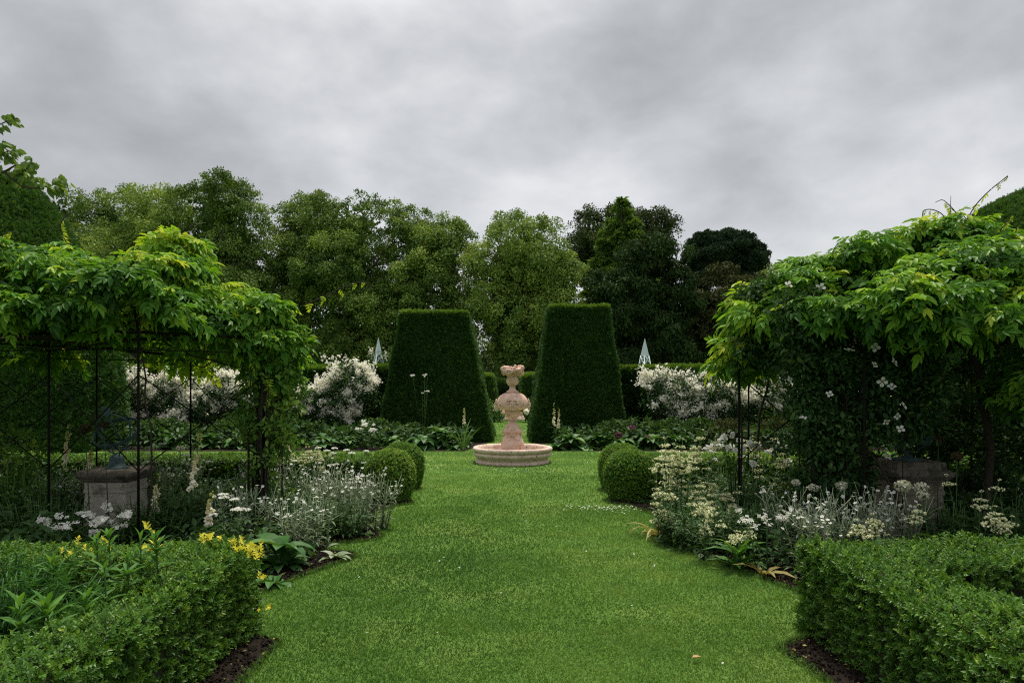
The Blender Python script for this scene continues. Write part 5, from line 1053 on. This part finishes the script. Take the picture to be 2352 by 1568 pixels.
# --- overhanging branch at the upper left (tree stands out of frame)
def overhang():
    r = RNG(540); base = np.array([-9.6, 9.2, 0.]); o = thing('overhanging_tree', 'leafy branch of a tree reaching in over the yew dome against the sky', 'tree', base)
    tr = MB(); tr.tube([(0, 0, -.1), (.1, 0, 2), (.2, 0, 4.2), (.2, 0, 5.6)], [.16, .13, .1, .06], 9); tr.build('trunk', 'bark', o)
    A = lambda x, y: at(x, y, 9) - base
    br = MB(); brs = [[np.array([.2, 0, 4.2]), np.array([1.4, -.1, 4.6]), A(-40, 400), A(10, 395), A(30, 412), A(50, 428), A(80, 432), A(115, 428), A(140, 415)], [A(-40, 400), A(-10, 370), A(10, 350), A(35, 345)], [A(10, 395), A(35, 380), A(60, 378), A(75, 388)], [np.array([.2, 0, 4.6]), A(-60, 320), A(-10, 290), A(25, 275), A(40, 272)]]
    for b in brs: br.tube(b, np.linspace(.03 if b is brs[0] else .014, .004, len(b)), 6)
    br.build('branch', 'bark', o)
    lf = MB()
    cl = [(15, 268, 15, 11), (38, 280, 8, 9), (2, 290, 8, 12), (8, 330, 12, 14), (0, 350, 8, 15), (35, 345, 16, 12), (22, 352, 10, 9), (62, 375, 14, 12), (48, 385, 16, 12), (35, 392, 9, 9), (70, 395, 9, 14), (78, 375, 7, 12), (45, 412, 5, 5), (95, 415, 16, 8), (105, 425, 12, 9), (135, 412, 15, 10), (140, 425, 10, 10), (150, 415, 6, 10), (-25, 350, 20, 30), (-30, 280, 18, 20)]
    big = oval(.33, .05, .2)
    for (x, y, n, sp) in cl:
        P = np.array([at(x + r.normal() * sp * .6, y + r.normal() * sp * .6, 9 + r.normal() * .07) for _ in range(n)]) - base
        d = np.stack([r.normal(size=n) * .5 + .25, r.normal(size=n) * .5, -np.abs(r.normal(.7, .3, n))], 1); nm = r.normal(size=(n, 3)) * .5 + [.2, -.6, .5]
        lf.inst(big, P, frames(d, nm), .115 * r.uniform(.6, 1.2, n), np.clip(r.normal(.5, .25, n), 0, 1))
    lf.build('leaves', 'hazel', o)
overhang()

# --- brick house glimpsed through the right arbor
def house():
    c = np.array([(1985 - VX) / FPX * 38, 38, 0]); o = thing('brick_house', 'brick house with chimneys glimpsed through gaps of the right arbor', 'house', c)
    mb = MB(); mb.frust(4, 2.5, 0, 4, 2.5, 2.6); mb.build('wall', 'brick', o)
    mb = MB(); mb.raw([(-4.3, -2.8, 2.6), (4.3, -2.8, 2.6), (4.3, 2.8, 2.6), (-4.3, 2.8, 2.6), (-3, 0, 4.2), (3, 0, 4.2)], [(0, 1, 5, 4), (2, 3, 4, 5), (1, 2, 5), (3, 0, 4), (3, 2, 1, 0)]); rf = mb.build('roof', 'rooftile', o)
    for x in (-1.2, .1, 1.4):
        mb = MB(); mb.frust(.33, .33, 3.3, .33, .33, 5.6, (x, 0, 0)); mb.frust(.38, .38, 5.6, .38, .38, 5.75, (x, 0, 0)); mb.build('chimney', 'brick', rf)
house()

# ================================================================= SKY, LIGHT, CAMERA
W = bpy.data.worlds.new('World'); S.world = W; W.use_nodes = True; nt = W.node_tree; nt.nodes.clear(); L = nt.links.new
EL, AZ = math.radians(70), math.radians(15)       # hazy sun almost overhead
sky = N(nt, 'ShaderNodeTexSky', sky_type='NISHITA', sun_disc=False, sun_elevation=EL, sun_rotation=AZ)
bg1 = N(nt, 'ShaderNodeBackground', Strength=.08); L(sky.outputs[0], bg1.inputs[0])
tc = N(nt, 'ShaderNodeTexCoord'); sp = N(nt, 'ShaderNodeSeparateXYZ'); L(tc.outputs['Generated'], sp.inputs[0])
def MA(op, a=None, b=None):
    n = nt.nodes.new('ShaderNodeMath'); n.operation = op
    for i, v in enumerate((a, b)):
        if v is None: continue
        if isinstance(v, (int, float)): n.inputs[i].default_value = v
        else: L(v, n.inputs[i])
    return n.outputs[0]
mp = N(nt, 'ShaderNodeMapping'); L(tc.outputs['Generated'], mp.inputs[0]); mp.inputs['Location'].default_value = (1.9, .4, .35); mp.inputs['Scale'].default_value = (1, 1, 1.7); mp.inputs['Rotation'].default_value = (0, .18, 0)
n1 = N(nt, 'ShaderNodeTexNoise', Scale=1.9, Detail=8, Roughness=.47, Distortion=.1); L(mp.outputs[0], n1.inputs['Vector'])
n2 = N(nt, 'ShaderNodeTexNoise', Scale=6.5, Detail=7, Roughness=.55, Distortion=.2); L(mp.outputs[0], n2.inputs['Vector'])
mixn = MA('ADD', MA('MULTIPLY', n1.outputs['Fac'], .75), MA('MULTIPLY', n2.outputs['Fac'], .25))
cr = ramp(nt, [(.36, (.34, .348, .353)), (.45, (.44, .449, .456)), (.53, (.56, .569, .578)), (.62, (.725, .73, .74))]); L(mixn, cr.inputs[0])
bg2 = N(nt, 'ShaderNodeBackground'); L(cr.outputs[0], bg2.inputs[0])
zr = N(nt, 'ShaderNodeMapRange'); L(sp.outputs['Z'], zr.inputs['Value']); zr.inputs['From Min'].default_value = .45; zr.inputs['From Max'].default_value = 1; zr.inputs['To Min'].default_value = .95; zr.inputs['To Max'].default_value = 1.9
L(zr.outputs[0], bg2.inputs['Strength'])
ad = N(nt, 'ShaderNodeMixShader', Fac=.9); L(bg1.outputs[0], ad.inputs[1]); L(bg2.outputs[0], ad.inputs[2])   # thick cloud, a little blue sky through it
ow = nt.nodes.new('ShaderNodeOutputWorld'); L(ad.outputs[0], ow.inputs[0])
sd = bpy.data.lights.new('sun', 'SUN'); sd.energy = 4.0; sd.angle = math.radians(10); sd.color = (1, .93, .81)
so = bpy.data.objects.new('sun', sd); COL.objects.link(so)
dirv = Vector((math.sin(AZ) * math.cos(EL), math.cos(AZ) * math.cos(EL), math.sin(EL))); so.rotation_euler = (-dirv).to_track_quat('-Z', 'Y').to_euler(); so.location = (0, 0, 30)

cd = bpy.data.cameras.new('camera'); cd.sensor_width = 36; cd.lens = 36 * FPX / 2352; cd.clip_start = .05; cd.clip_end = 2000
cd.shift_x = -(VX - 1176) / 2352; cd.shift_y = (HY - 784) / 2352
co = bpy.data.objects.new('camera', cd); COL.objects.link(co); co.location = (0, 0, CAMZ); co.rotation_euler = (PI / 2, 0, 0); S.camera = co
S.view_settings.view_transform = 'Standard'; S.view_settings.look = 'None'; S.view_settings.exposure = .3; S.view_settings.gamma = 1
S.render.engine = 'CYCLES'; S.cycles.max_bounces = 6; S.cycles.diffuse_bounces = 3; S.cycles.glossy_bounces = 2; S.cycles.transmission_bounces = 4
S.cycles.use_denoising = False; S.cycles.pixel_filter_type = 'BLACKMAN_HARRIS'; S.cycles.filter_width = 1.15; S.cycles.sample_clamp_indirect = 4
